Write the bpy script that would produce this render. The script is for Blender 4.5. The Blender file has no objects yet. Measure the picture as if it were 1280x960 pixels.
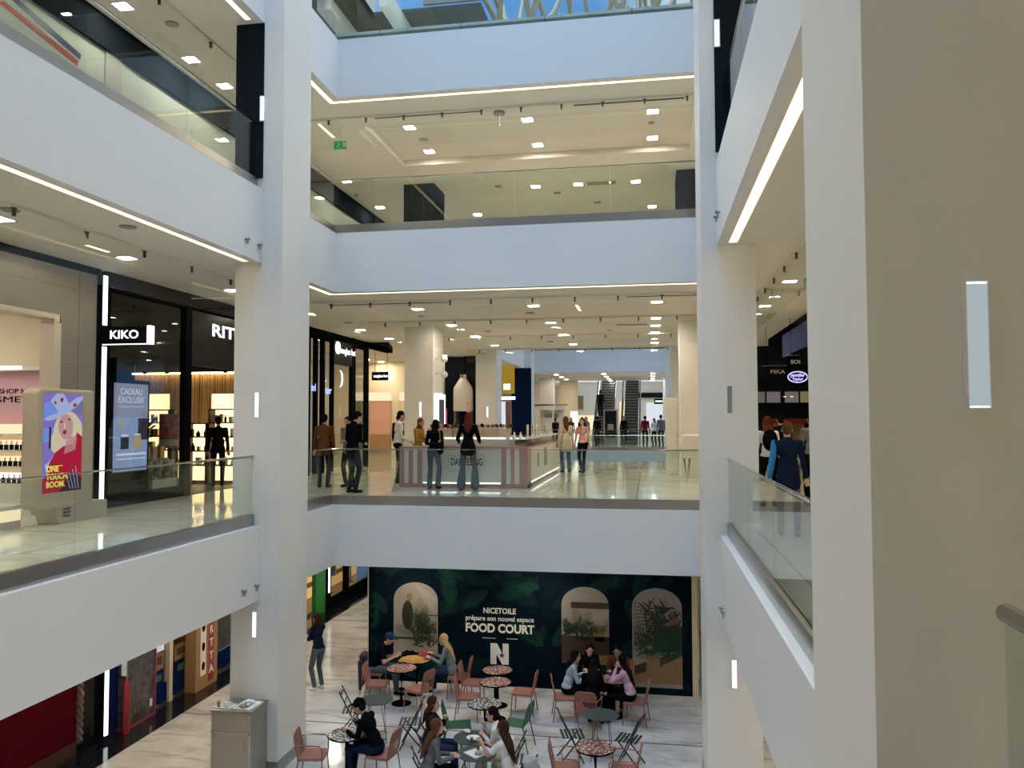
import bpy, bmesh, math, random
from mathutils import Vector, Matrix, Euler
random.seed(7)
PI = math.pi
SC = bpy.context.scene
C = SC.collection
# ---------------------------------------------------------------- camera
CZ, F0, PITCH, YAW, ROLL = 1.6, 1004.58, .0440, .1700, -.0026
cd = bpy.data.cameras.new('camera'); cam = bpy.data.objects.new('camera', cd); C.objects.link(cam)
cd.sensor_width = 36; cd.lens = F0/1280*36; cd.clip_end = 400; cd.clip_start = .05
fw = Vector((-math.sin(YAW)*math.cos(PITCH), math.cos(YAW)*math.cos(PITCH), math.sin(PITCH)))
r0 = Vector((math.cos(YAW), math.sin(YAW), 0)); u0 = r0.cross(fw)
rr = r0*math.cos(ROLL)+u0*math.sin(ROLL); uu = -r0*math.sin(ROLL)+u0*math.cos(ROLL)
cam.matrix_world = Matrix(((rr.x, uu.x, -fw.x, 0), (rr.y, uu.y, -fw.y, 0), (rr.z, uu.z, -fw.z, CZ), (0, 0, 0, 1)))
SC.camera = cam
vs = SC.view_settings
vs.view_transform = 'Standard'; vs.look = 'None'; vs.gamma = 1; vs.use_curve_mapping = False
vs.exposure = 0.0
SC.cycles.use_denoising = True
SC.cycles.max_bounces = 8; SC.cycles.diffuse_bounces = 4; SC.cycles.glossy_bounces = 4
SC.cycles.transparent_max_bounces = 24; SC.cycles.transmission_bounces = 4
SC.cycles.sample_clamp_indirect = 12; SC.cycles.caustics_reflective = False; SC.cycles.caustics_refractive = False
# ---------------------------------------------------------------- sky
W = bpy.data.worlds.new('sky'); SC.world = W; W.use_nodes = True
nt = W.node_tree; nt.nodes.clear(); NN = nt.nodes.new; LK = nt.links.new
wo = NN('ShaderNodeOutputWorld'); bg = NN('ShaderNodeBackground')
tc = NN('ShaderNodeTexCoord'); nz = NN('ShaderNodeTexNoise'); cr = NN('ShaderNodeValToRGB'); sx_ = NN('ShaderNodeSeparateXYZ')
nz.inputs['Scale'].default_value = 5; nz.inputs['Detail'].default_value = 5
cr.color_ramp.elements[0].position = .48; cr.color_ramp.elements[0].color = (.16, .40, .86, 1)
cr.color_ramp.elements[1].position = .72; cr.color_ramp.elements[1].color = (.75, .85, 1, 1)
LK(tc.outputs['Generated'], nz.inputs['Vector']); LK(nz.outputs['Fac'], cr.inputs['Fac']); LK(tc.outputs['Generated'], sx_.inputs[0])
# overhead: unseen bright zone added to light the atrium, bluer towards the camera's back, whiter ahead
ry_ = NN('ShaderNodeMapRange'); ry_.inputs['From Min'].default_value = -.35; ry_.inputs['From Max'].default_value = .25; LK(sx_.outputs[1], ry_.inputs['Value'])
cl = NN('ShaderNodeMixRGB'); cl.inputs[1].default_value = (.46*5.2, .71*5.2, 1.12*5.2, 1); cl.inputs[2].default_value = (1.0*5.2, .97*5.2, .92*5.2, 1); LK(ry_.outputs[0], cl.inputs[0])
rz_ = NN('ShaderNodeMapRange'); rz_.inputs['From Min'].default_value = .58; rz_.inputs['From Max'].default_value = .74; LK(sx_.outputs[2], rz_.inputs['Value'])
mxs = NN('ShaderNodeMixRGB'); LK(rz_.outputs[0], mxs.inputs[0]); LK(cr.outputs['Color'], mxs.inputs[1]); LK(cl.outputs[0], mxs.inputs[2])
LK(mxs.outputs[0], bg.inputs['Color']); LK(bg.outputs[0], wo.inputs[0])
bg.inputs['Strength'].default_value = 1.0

# ================================================================ constants
XL, XR, YB = -6.59, 1.056, 16.19
G = -4.33; F2 = 5.8; F3 = 10.03
C0, C1, C2 = -1.465, 4.32, 8.55
XS = -9.75
# ================================================================ materials
M = {}
def newmat(name):
    m = bpy.data.materials.new(name); m.use_nodes = True; M[name] = m
    return m, m.node_tree, m.node_tree.nodes['Principled BSDF']
def mat(name, col, rough=.6, metal=0, emit=None, es=1.0, spec=.5, bump=0, bscale=40, var=0, vscale=3):
    m, t, b = newmat(name)
    b.inputs['Base Color'].default_value = (*col, 1); b.inputs['Roughness'].default_value = rough
    b.inputs['Metallic'].default_value = metal; b.inputs['Specular IOR Level'].default_value = spec
    if emit is not None:
        b.inputs['Emission Color'].default_value = (*emit, 1); b.inputs['Emission Strength'].default_value = es
    if bump or var:
        tcn = t.nodes.new('ShaderNodeTexCoord'); n = t.nodes.new('ShaderNodeTexNoise'); n.inputs['Detail'].default_value = 4
        t.links.new(tcn.outputs['Object'], n.inputs['Vector'])
        if bump:
            n.inputs['Scale'].default_value = bscale
            bp = t.nodes.new('ShaderNodeBump'); bp.inputs['Strength'].default_value = bump; bp.inputs['Distance'].default_value = .01
            t.links.new(n.outputs['Fac'], bp.inputs['Height']); t.links.new(bp.outputs[0], b.inputs['Normal'])
        if var:
            n2 = t.nodes.new('ShaderNodeTexNoise'); n2.inputs['Scale'].default_value = vscale; n2.inputs['Detail'].default_value = 6
            t.links.new(tcn.outputs['Object'], n2.inputs['Vector'])
            rp = t.nodes.new('ShaderNodeValToRGB'); rp.color_ramp.elements[0].position = .3; rp.color_ramp.elements[1].position = .7
            rp.color_ramp.elements[0].color = (*[c*(1-var) for c in col], 1); rp.color_ramp.elements[1].color = (*[min(1, c*(1+var)) for c in col], 1)
            t.links.new(n2.outputs['Fac'], rp.inputs['Fac']); t.links.new(rp.outputs[0], b.inputs['Base Color'])
    return m
def emis(name, col, s=1.0):
    m = mat(name, (0, 0, 0), .6, emit=col, es=s, spec=.1); return m
def glassmat(name, tint, refl=1.0, rough=.0):
    m = bpy.data.materials.new(name); m.use_nodes = True; M[name] = m; t = m.node_tree; t.nodes.clear()
    o = t.nodes.new('ShaderNodeOutputMaterial'); mx = t.nodes.new('ShaderNodeMixShader'); tr = t.nodes.new('ShaderNodeBsdfTransparent')
    gl = t.nodes.new('ShaderNodeBsdfGlossy'); fr = t.nodes.new('ShaderNodeLayerWeight'); fr.inputs['Blend'].default_value = .5
    pw = t.nodes.new('ShaderNodeMath'); pw.operation = 'POWER'; pw.inputs[1].default_value = 4.5
    mu = t.nodes.new('ShaderNodeMath'); mu.operation = 'MULTIPLY_ADD'; mu.inputs[1].default_value = .75*refl; mu.inputs[2].default_value = .035*refl
    tr.inputs['Color'].default_value = (*tint, 1); gl.inputs['Roughness'].default_value = rough
    t.links.new(fr.outputs['Facing'], pw.inputs[0]); t.links.new(pw.outputs[0], mu.inputs[0]); t.links.new(mu.outputs[0], mx.inputs[0]); t.links.new(tr.outputs[0], mx.inputs[1]); t.links.new(gl.outputs[0], mx.inputs[2])
    t.links.new(mx.outputs[0], o.inputs[0]); return m
def tiled(name, c1, c2, vein, rough, sx, sy, joint, jw=.006, off=(0, 0)):
    """stone floor: soft clouds, veins, joints on an x/y grid; object coordinates"""
    m, t, b = newmat(name); N = t.nodes; L = t.links
    tcn = N.new('ShaderNodeTexCoord')
    n1 = N.new('ShaderNodeTexNoise'); n1.inputs['Scale'].default_value = .9; n1.inputs['Detail'].default_value = 8; n1.inputs['Distortion'].default_value = .8
    r1 = N.new('ShaderNodeValToRGB'); r1.color_ramp.elements[0].position = .35; r1.color_ramp.elements[1].position = .65
    r1.color_ramp.elements[0].color = (*c1, 1); r1.color_ramp.elements[1].color = (*c2, 1)
    mpv = N.new('ShaderNodeMapping'); mpv.inputs['Rotation'].default_value = (0, 0, .7); mpv.inputs['Scale'].default_value = (1.0, 3.2, 1)
    n2 = N.new('ShaderNodeTexNoise'); n2.inputs['Scale'].default_value = 1.3; n2.inputs['Detail'].default_value = 9; n2.inputs['Distortion'].default_value = .5
    r2 = N.new('ShaderNodeValToRGB'); r2.color_ramp.elements[0].position = .52; r2.color_ramp.elements[1].position = .74
    r2.color_ramp.elements[0].color = (0, 0, 0, 1); r2.color_ramp.elements[1].color = (1, 1, 1, 1)
    L.new(tcn.outputs['Object'], n1.inputs['Vector']); L.new(tcn.outputs['Object'], mpv.inputs[0]); L.new(mpv.outputs[0], n2.inputs['Vector'])
    L.new(n1.outputs['Fac'], r1.inputs['Fac']); L.new(n2.outputs['Fac'], r2.inputs['Fac'])
    mx = N.new('ShaderNodeMixRGB'); mx.inputs[2].default_value = (*vein, 1)
    ml = N.new('ShaderNodeMath'); ml.operation = 'MULTIPLY'; ml.inputs[1].default_value = .8; L.new(r2.outputs[0], ml.inputs[0])
    L.new(ml.outputs[0], mx.inputs[0]); L.new(r1.outputs[0], mx.inputs[1])
    sp = N.new('ShaderNodeSeparateXYZ'); L.new(tcn.outputs['Object'], sp.inputs[0])
    js = []
    for ax, s, of in ((0, sx, off[0]), (1, sy, off[1])):
        a = N.new('ShaderNodeMath'); a.operation = 'ADD'; a.inputs[1].default_value = of+1000*s; L.new(sp.outputs[ax], a.inputs[0])
        q = N.new('ShaderNodeMath'); q.operation = 'MODULO'; q.inputs[1].default_value = s; L.new(a.outputs[0], q.inputs[0])
        w = N.new('ShaderNodeMath'); w.operation = 'LESS_THAN'; w.inputs[1].default_value = jw; L.new(q.outputs[0], w.inputs[0]); js.append(w)
    mxx = N.new('ShaderNodeMath'); mxx.operation = 'MAXIMUM'; L.new(js[0].outputs[0], mxx.inputs[0]); L.new(js[1].outputs[0], mxx.inputs[1])
    m2 = N.new('ShaderNodeMixRGB'); m2.inputs[2].default_value = (*joint, 1)
    L.new(mxx.outputs[0], m2.inputs[0]); L.new(mx.outputs[0], m2.inputs[1]); L.new(m2.outputs[0], b.inputs['Base Color'])
    b.inputs['Roughness'].default_value = rough
    return m
def wood(name, c1, c2, scale=6, rough=.5, axis=2):
    m, t, b = newmat(name); N = t.nodes; L = t.links
    tcn = N.new('ShaderNodeTexCoord'); mp = N.new('ShaderNodeMapping'); s = [scale]*3; s[axis] = scale*.06; mp.inputs['Scale'].default_value = s
    n = N.new('ShaderNodeTexNoise'); n.inputs['Scale'].default_value = 1; n.inputs['Detail'].default_value = 5
    r = N.new('ShaderNodeValToRGB'); r.color_ramp.elements[0].color = (*c1, 1); r.color_ramp.elements[1].color = (*c2, 1); r.color_ramp.elements[0].position = .35; r.color_ramp.elements[1].position = .65
    L.new(tcn.outputs['Object'], mp.inputs[0]); L.new(mp.outputs[0], n.inputs['Vector']); L.new(n.outputs['Fac'], r.inputs['Fac']); L.new(r.outputs[0], b.inputs['Base Color'])
    b.inputs['Roughness'].default_value = rough; return m
def blotch(name, c1, c2, scale=22, th=.5, rough=.35):
    """irregular stone chips / animal print"""
    m, t, b = newmat(name); N = t.nodes; L = t.links
    tcn = N.new('ShaderNodeTexCoord'); v = N.new('ShaderNodeTexVoronoi'); v.feature = 'DISTANCE_TO_EDGE'; v.inputs['Scale'].default_value = scale
    nn = N.new('ShaderNodeTexNoise'); nn.inputs['Scale'].default_value = scale*.8; ad = N.new('ShaderNodeMixRGB'); ad.inputs[0].default_value = .045
    L.new(tcn.outputs['Object'], nn.inputs['Vector']); L.new(tcn.outputs['Object'], ad.inputs[1]); L.new(nn.outputs['Color'], ad.inputs[2]); L.new(ad.outputs[0], v.inputs['Vector'])
    r = N.new('ShaderNodeValToRGB'); r.color_ramp.interpolation = 'CONSTANT'; r.color_ramp.elements[0].color = (*c2, 1); r.color_ramp.elements[1].color = (*c1, 1); r.color_ramp.elements[1].position = th
    L.new(v.outputs['Distance'], r.inputs['Fac']); L.new(r.outputs[0], b.inputs['Base Color']); b.inputs['Roughness'].default_value = rough; return m

mat('white_paint', (.80, .80, .79), .55, bump=.05, bscale=3)
mat('column_paint', (.80, .78, .74), .6, bump=.06, bscale=5)
mat('ceiling_paint', (.80, .755, .67), .7)
mat('coffer_paint', (.74, .68, .58), .8, bump=.25, bscale=60)
mat('upper_hoarding', (.33, .345, .31), .6)
mat('concrete', (.35, .34, .32), .8)
tiled('marble_upper', (.74, .70, .60), (.86, .83, .74), (.56, .50, .42), .07, 1.8, 1.8, (.22, .20, .17), .016, (.3, .4))
tiled('marble_ground', (.46, .45, .435), (.68, .67, .64), (.27, .25, .22), .12, 1.2, 1.2, (.42, .40, .38), .008)
mat('dark_joint', (.08, .08, .075), .4)
mat('black_granite', (.012, .012, .014), .08)
mat('steel', (.42, .40, .38), .28, 1)
mat('polished_steel', (.62, .61, .60), .16, 1)
mat('brushed_steel', (.50, .46, .40), .34, 1, bump=.05, bscale=80)
mat('dark_steel', (.10, .10, .10), .35, 1)
mat('black_metal', (.006, .006, .007), .4, spec=0.0)
mat('black_gloss', (.006, .006, .007), .25, spec=.10)
mat('black_clad', (.012, .016, .022), .35, spec=0.0)
mat('navy_clad', (.008, .016, .040), .35, spec=0.0)
mat('grey_clad', (.20, .185, .16), .45, metal=.3)
mat('beige_frame', (.50, .45, .37), .45)
mat('cream_wall', (.74, .65, .48), .6)
mat('warm_wall', (.85, .74, .52), .6)
mat('white_gloss', (.82, .80, .77), .2)
mat('off_white', (.70, .68, .62), .5)
mat('tan_steel', (.42, .34, .23), .5)
mat('dark_ceiling', (.10, .09, .065), .7, spec=.18)
mat('pink_wall', (.68, .42, .50), .6)
mat('rose', (.40, .22, .19), .5)
mat('hot_pink', (.85, .07, .35), .5)
mat('red', (.28, .015, .02), .35)
mat('dark_red', (.065, .004, .009), .3, spec=0.0)
mat('blue_panel', (.006, .015, .075), .35, spec=0.0)
mat('green_panel', (.03, .22, .03), .4, spec=.18)
mat('green_leaf', (.03, .11, .035), .6)
mat('terracotta', (.29, .128, .095), .45, spec=.18)
mat('dark_green_metal', (.022, .034, .032), .4, spec=.18)
mat('table_green', (.055, .075, .066), .35, spec=.18)
mat('green_metal', (.035, .115, .055), .4, spec=.18)
blotch('print_red', (.62, .47, .37), (.10, .014, .012), 14, .145)
blotch('print_black', (.70, .66, .57), (.012, .01, .01), 14, .13)
mat('gold', (.65, .42, .12), .3, .6)
mat('cardboard', (.32, .19, .08), .8)
mat('yellow_cloth', (.42, .25, .06), .9)
mat('ochre', (.35, .20, .05), .8)
mat('paper', (.8, .8, .78), .6)
mat('ceramic', (.82, .82, .80), .2)
mat('dark_wood', (.06, .03, .02), .4, spec=.18)
mat('teal_dark', (.004, .010, .017), .5, var=.35, vscale=1.2, spec=0.0)
mat('navy_print', (.008, .012, .035), .35, spec=.18)
mat('frond_green', (.008, .036, .028), .4, spec=0.08)
mat('frond_bright', (.016, .075, .052), .4, spec=0.08)
mat('picture_white', (.25, .225, .20), .4)
mat('picture_dark', (.012, .012, .009), .4)
mat('picture_green', (.028, .05, .018), .4)
mat('picture_wood', (.22, .13, .06), .4)
mat('picture_brown', (.04, .02, .014), .4)
mat('lettering_white', (.75, .75, .72), .5)
mat('magenta', (.30, .03, .10), .4)
mat('vent_grey', (.30, .28, .24), .6)
mat('speaker_grey', (.33, .30, .25), .7)
mat('rubber', (.02, .02, .02), .7)
mat('c_grey_pale', (.38, .37, .36), .9, spec=.1)
mat('navy_cloth', (.012, .018, .035), .9)
mat('planter_white', (.78, .72, .62), .4)
mat('stair_dark', (.035, .05, .055), .4, .3)
mat('pillar_cream', (.62, .52, .38), .6)
glassmat('clear_glass', (.972, .985, .972), .8)
glassmat('rail_glass', (.90, .945, .915), 1.0)
glassmat('shop_glass', (.84, .85, .84), 1.1)
glassmat('roof_glass', (.92, .96, .98), .6)
emis('led_white', (.86, .97, 1.0), 2.2)
emis('led_warm', (1.0, .78, .46), 3.0)
emis('niche_light', (.80, .93, 1.0), 1.6); emis('niche_near', (.42, .50, .53), .9)
emis('downlight', (1.0, .86, .66), 160)
emis('downlight_cool', (1.0, .93, .80), 160)
emis('letter_glow', (.92, .97, 1.0), 2.0)
emis('blue_glow', (.35, .45, 1.0), 1.6)
emis('violet_glow', (.55, .5, 1.0), 1.4)
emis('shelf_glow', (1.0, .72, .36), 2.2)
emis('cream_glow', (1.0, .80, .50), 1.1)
emis('white_glow', (1.0, .95, .88), 1.6)
emis('exit_green', (.02, .35, .12), .6)
emis('screen_blue', (.26, .36, .60), 1.0)
emis('screen_grey', (.30, .32, .42), .9)
emis('screen_dark', (.03, .035, .05), 1)
emis('screen_gold', (.45, .36, .2), 1)
emis('screen_white', (.8, .85, .95), .9)
emis('ad_violet', (.20, .16, .52), .9); emis('ad_sky', (.16, .26, .72), .9); emis('ad_hat', (.36, .42, .66), .9); emis('ad_hat_shade', (.17, .16, .30), .9)
emis('ad_skin', (.48, .28, .27), .9); emis('ad_hair', (.60, .52, .38), .9); emis('ad_red', (.38, .01, .04), .9); emis('ad_dark', (.03, .01, .03), 1)
emis('ad_lips', (.30, .01, .03), 1); emis('ad_yellow', (.75, .75, .10), 1)

# ================================================================ mesh builder
def frame(d):
    d = Vector(d).normalized()
    a = Vector((0, 0, 1)) if abs(d.z) < .95 else Vector((1, 0, 0))
    s = d.cross(a).normalized(); t = s.cross(d).normalized()
    return s, t, d
def wl(p):
    v = Vector((0, 0, 0))
    while p is not None: v = v+p.location; p = p.parent
    return v
class MB:
    def __init__(s): s.v = []; s.f = []; s.m = []
    def add(s, vs, fs, m=0):
        o = len(s.v); s.v += [tuple(x) for x in vs]; s.f += [tuple(i+o for i in f) for f in fs]; s.m += [m]*len(fs); return s
    def box(s, x0, x1, y0, y1, z0, z1, m=0):
        x0, x1 = sorted((x0, x1)); y0, y1 = sorted((y0, y1)); z0, z1 = sorted((z0, z1))
        return s.add([(x0, y0, z0), (x1, y0, z0), (x1, y1, z0), (x0, y1, z0), (x0, y0, z1), (x1, y0, z1), (x1, y1, z1), (x0, y1, z1)],
                     [(0, 3, 2, 1), (4, 5, 6, 7), (0, 1, 5, 4), (1, 2, 6, 5), (2, 3, 7, 6), (3, 0, 4, 7)], m)
    def obox(s, c, ax, h, m=0):
        """oriented box: centre, three axes, half sizes"""
        c = Vector(c); a = [Vector(x).normalized()*k for x, k in zip(ax, h)]; P = []
        for z in (-1, 1):
            for x, y in ((-1, -1), (1, -1), (1, 1), (-1, 1)): P.append(c+a[0]*x+a[1]*y+a[2]*z)
        return s.add(P, [(0, 3, 2, 1), (4, 5, 6, 7), (0, 1, 5, 4), (1, 2, 6, 5), (2, 3, 7, 6), (3, 0, 4, 7)], m)
    def flat(s, p, q, w, t, m=0, up=(0, 0, 1)):
        """flat bar from p to q: width w sideways, thickness t"""
        p, q = Vector(p), Vector(q); d = (q-p); l = d.length; d.normalize(); u = Vector(up); sd = d.cross(u)
        if sd.length < 1e-4: sd = d.cross(Vector((1, 0, 0)))
        sd.normalize(); n = sd.cross(d)
        return s.obox((p+q)/2, (d, sd, n), (l/2, w/2, t/2), m)
    def tube(s, pts, r, n=10, m=0, close=False):
        pts = [Vector(p) for p in pts]; rs = r if isinstance(r, (list, tuple)) else [r]*len(pts); V = []; K = len(pts); prev = None
        for i, p in enumerate(pts):
            if close: d = pts[(i+1) % K]-pts[i-1]
            else: d = pts[min(i+1, K-1)]-pts[max(i-1, 0)]
            d.normalize()
            if prev is None: a, b, _ = frame(d)
            else:
                a = (prev-d*prev.dot(d)).normalized(); b = d.cross(a)
            prev = a
            for k in range(n):
                t = 2*PI*k/n; V.append(p+(a*math.cos(t)+b*math.sin(t))*rs[i])
        Fc = []
        for i in range(K if close else K-1):
            for k in range(n): Fc.append((i*n+k, i*n+(k+1) % n, ((i+1) % K)*n+(k+1) % n, ((i+1) % K)*n+k))
        if not close: Fc += [tuple(range(n))[::-1], tuple(range((K-1)*n, K*n))]
        return s.add(V, Fc, m)
    def cyl(s, p, q, r, n=16, m=0, r2=None): return s.tube([p, q], [r, r if r2 is None else r2], n, m)
    def lathe(s, prof, c=(0, 0, 0), n=24, m=0):
        V = []; c = Vector(c)
        for r, z in prof:
            for k in range(n): t = 2*PI*k/n; V.append(c+Vector((r*math.cos(t), r*math.sin(t), z)))
        Fc = []
        for i in range(len(prof)-1):
            for k in range(n): Fc.append((i*n+k, i*n+(k+1) % n, (i+1)*n+(k+1) % n, (i+1)*n+k))
        Fc += [tuple(range(n))[::-1], tuple(range((len(prof)-1)*n, len(prof)*n))]
        return s.add(V, Fc, m)
    def ell(s, c, r, ax=None, n=14, m=0):
        c = Vector(c); ax = ax or (Vector((1, 0, 0)), Vector((0, 1, 0)), Vector((0, 0, 1))); V = []; h = n//2
        for i in range(1, h):
            a = PI*i/h
            for k in range(n):
                t = 2*PI*k/n; V.append(c+ax[0]*(r[0]*math.sin(a)*math.cos(t))+ax[1]*(r[1]*math.sin(a)*math.sin(t))+ax[2]*(r[2]*math.cos(a)))
        T = len(V); V += [c+ax[2]*r[2], c-ax[2]*r[2]]; Fc = []
        for i in range(h-2):
            for k in range(n): Fc.append((i*n+k, (i+1)*n+k, (i+1)*n+(k+1) % n, i*n+(k+1) % n))
        for k in range(n): Fc += [(T, k, (k+1) % n), (T+1, (h-2)*n+(k+1) % n, (h-2)*n+k)]
        return s.add(V, Fc, m)
    def cap(s, p, q, r1, r2=None, n=12, m=0):
        """tapered capsule"""
        p, q = Vector(p), Vector(q); r2 = r1 if r2 is None else r2; a, b, d = frame(q-p); pts = []; rs = []
        for k in range(4): t = PI/2*(k+.15)/4.15; pts.append(p-d*r1*math.cos(t)); rs.append(r1*math.sin(t))
        pts.append(p); rs.append(r1); pts.append(q); rs.append(r2)
        for k in range(3, -1, -1): t = PI/2*(k+.15)/4.15; pts.append(q+d*r2*math.cos(t)); rs.append(r2*math.sin(t))
        V = []
        for P_, R_ in zip(pts, rs):
            for k in range(n): t = 2*PI*k/n; V.append(P_+(a*math.cos(t)+b*math.sin(t))*R_)
        K = len(pts); Fc = [(i*n+k, i*n+(k+1) % n, (i+1)*n+(k+1) % n, (i+1)*n+k) for i in range(K-1) for k in range(n)]
        Fc += [tuple(range(n))[::-1], tuple(range((K-1)*n, K*n))]
        return s.add(V, Fc, m)
    def prism(s, pts, o, ax, ay, an, depth, m=0):
        """2-D outline pts on plane (origin o, axes ax, ay) extruded by depth along an"""
        o, ax, ay, an = Vector(o), Vector(ax), Vector(ay), Vector(an); n = len(pts)
        A = [o+ax*x+ay*y for x, y in pts]; B = [p+an*depth for p in A]
        Fc = [tuple(range(n))[::-1], tuple(range(n, 2*n))]+[(i, (i+1) % n, n+(i+1) % n, n+i) for i in range(n)]
        return s.add(A+B, Fc, m)
    def build(s, name, mats, parent=None, smooth=False, world=False, bevel=0, label=None):
        me = bpy.data.meshes.new(name)
        V = s.v
        if world and parent is not None:
            L = wl(parent); V = [(v[0]-L[0], v[1]-L[1], v[2]-L[2]) for v in V]
        me.from_pydata(V, [], s.f); me.update()
        bm = bmesh.new(); bm.from_mesh(me); bmesh.ops.recalc_face_normals(bm, faces=bm.faces); bm.to_mesh(me); bm.free()
        if not isinstance(mats, (list, tuple)): mats = [mats]
        for x in mats: me.materials.append(M[x] if isinstance(x, str) else x)
        if len(mats) > 1: me.polygons.foreach_set('material_index', s.m)
        o = bpy.data.objects.new(name, me); C.objects.link(o)
        if parent is not None: o.parent = parent
        if smooth:
            me.polygons.foreach_set('use_smooth', [True]*len(me.polygons))
            if smooth != 'all':
                try: me.set_sharp_from_angle(angle=math.radians(38))
                except Exception: pass
        if bevel:
            b = o.modifiers.new('bevel', 'BEVEL'); b.width = bevel; b.segments = 2; b.limit_method = 'ANGLE'
        if label: o['label'] = label
        return o
def tag(o, label, cat, group=None):
    o['label'] = label; o['category'] = cat
    if group: o['group'] = group
    return o
def thing(name, label, cat, loc=(0, 0, 0), rz=0, group=None):
    o = bpy.data.objects.new(name, None); C.objects.link(o); o.location = loc; o.rotation_euler = (0, 0, rz); o.empty_display_size = .1
    return tag(o, label, cat, group)
def struct(name, mb, m, **k):
    o = mb.build(name, m, **k); o['kind'] = 'structure'; return o
def sboxes(name, boxes, m, **k):
    b = MB()
    for x in boxes: b.box(*x)
    return struct(name, b, m, **k)
def copy_tree(o, parent=None):
    c = o.copy(); C.objects.link(c)
    if parent is not None: c.parent = parent
    for ch in list(o.children): copy_tree(ch, c)
    return c
# scratch scene used only to turn text and modifier stacks into plain meshes
TMP = bpy.data.scenes.new('scratch')
def bake(o):
    TMP.collection.objects.link(o); vl = TMP.view_layers[0]; vl.update()
    dg = vl.depsgraph; me = bpy.data.meshes.new_from_object(o.evaluated_get(dg), depsgraph=dg)
    TMP.collection.objects.unlink(o); return me
def text(body, size, loc, rot, m, parent=None, name='lettering', depth=.004, width=None, bold=0, align='CENTER', spacing=1.0, label=None):
    cu = bpy.data.curves.new('t', 'FONT'); cu.body = body; cu.size = size; cu.extrude = depth/2; cu.align_x = align; cu.align_y = 'CENTER'; cu.offset = bold; cu.space_character = spacing
    cu.resolution_u = 3
    t = bpy.data.objects.new('t', cu); me = bake(t); bpy.data.objects.remove(t)
    if width:
        xs = [v.co.x for v in me.vertices]; w = max(xs)-min(xs)
        for v in me.vertices: v.co.x *= width/w
    me.materials.clear(); me.materials.append(M[m]); me.name = name
    o = bpy.data.objects.new(name, me); C.objects.link(o)
    L = Vector(loc)
    if parent is not None: o.parent = parent; L = L-wl(parent)
    o.location = L; o.rotation_euler = rot
    if label: o['label'] = label
    return o
RY = (PI/2, 0, 0)            # faces the viewer who looks along +Y
RX = (PI/2, 0, PI/2)         # on the left shop fronts, faces +X
def remesh(mb, voxel, it=3, fac=.6, taper=None):
    me = bpy.data.meshes.new('r'); me.from_pydata(mb.v, [], mb.f); me.update()
    bm = bmesh.new(); bm.from_mesh(me); bmesh.ops.recalc_face_normals(bm, faces=bm.faces); bm.to_mesh(me); bm.free()
    o = bpy.data.objects.new('r', me)
    r = o.modifiers.new('r', 'REMESH'); r.mode = 'VOXEL'; r.voxel_size = voxel; r.use_smooth_shade = True
    sm = o.modifiers.new('s', 'SMOOTH'); sm.factor = fac; sm.iterations = it
    out = bake(o); bpy.data.objects.remove(o)
    out.polygons.foreach_set('use_smooth', [True]*len(out.polygons)); return out
ORD = 'first second third fourth fifth sixth seventh eighth ninth tenth eleventh twelfth thirteenth fourteenth fifteenth sixteenth seventeenth eighteenth nineteenth twentieth'.split()
# ================================================================ shell: floors, ceilings, fascias
YA, Y2, Y3, Y4, Y5 = .9, 31.0, 46.3, 57.0, 73.0
I = .14
def plates(z0, z1, inset, x0=-16, x1=9, skip=()):
    a, b = XL-inset, XR+inset
    R = dict(left=(x0, a, -8, 76), right=(b, x1, -8, 76), near=(a, b, -8, YA-inset), mid=(a, b, YB+inset, Y2-inset), far=(a, b, Y3+inset, Y4-inset), back=(a, b, Y5, 76))
    return {k: (*v, z0, z1) for k, v in R.items() if k not in skip}
sboxes('floor', [(-9.4, 9, -8, 76, G-.1, G)], 'marble_ground')
sboxes('floor', [(-16, -9.4, -8, 76, G-.1, G+.004)], 'black_granite')
for n, y in enumerate((7.57, 15.2, 22.9)): sboxes('trim_1', [(-9.4, XR+.6, y-.02, y+.02, G, G+.003)], 'dark_joint')
for n, x in enumerate((-2.9,)): pass
b1 = plates(-.06, 0, I, skip=('far', 'back')); b1['far'] = (XL-I, XR+I, Y3+I, 76, -.06, 0)
for k, v in b1.items(): sboxes('floor', [v], 'marble_upper')
for lev in (F2, F3):
    for k, v in plates(lev-.06, lev, I).items(): sboxes('floor', [v], 'marble_upper')
for zc in (C0, C1):
    for k, v in plates(zc, zc+.05, .12).items(): sboxes('ceiling', [v], 'ceiling_paint')
for k, v in plates(C2, C2+.05, .12, skip=('mid',)).items(): sboxes('ceiling', [v], 'ceiling_paint')
# the second-level ceiling behind the atrium has a shallow coffer
cx0, cx1, cy0, cy1 = -7.5, 3.2, 17.9, 20.95
sboxes('ceiling', [(XL-.12, XR+.12, YB+.12, cy0, C2, C2+.05), (XL-.12, XR+.12, cy1, Y2-.12, C2, C2+.05)], 'ceiling_paint')
sboxes('ceiling', [(XL, XR, cy0, cy1, C2+.16, C2+.2)], 'coffer_paint')
sboxes('trim_2', [(XL, XR, cy0-.03, cy0, C2+.05, C2+.2), (XL, XR, cy1, cy1+.03, C2+.05, C2+.2), (XL-.13, XL, cy0, cy1, C2+.0, C2+.2), (XR, XR+.13, cy0, cy1, C2+.0, C2+.2)], 'ceiling_paint')
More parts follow.
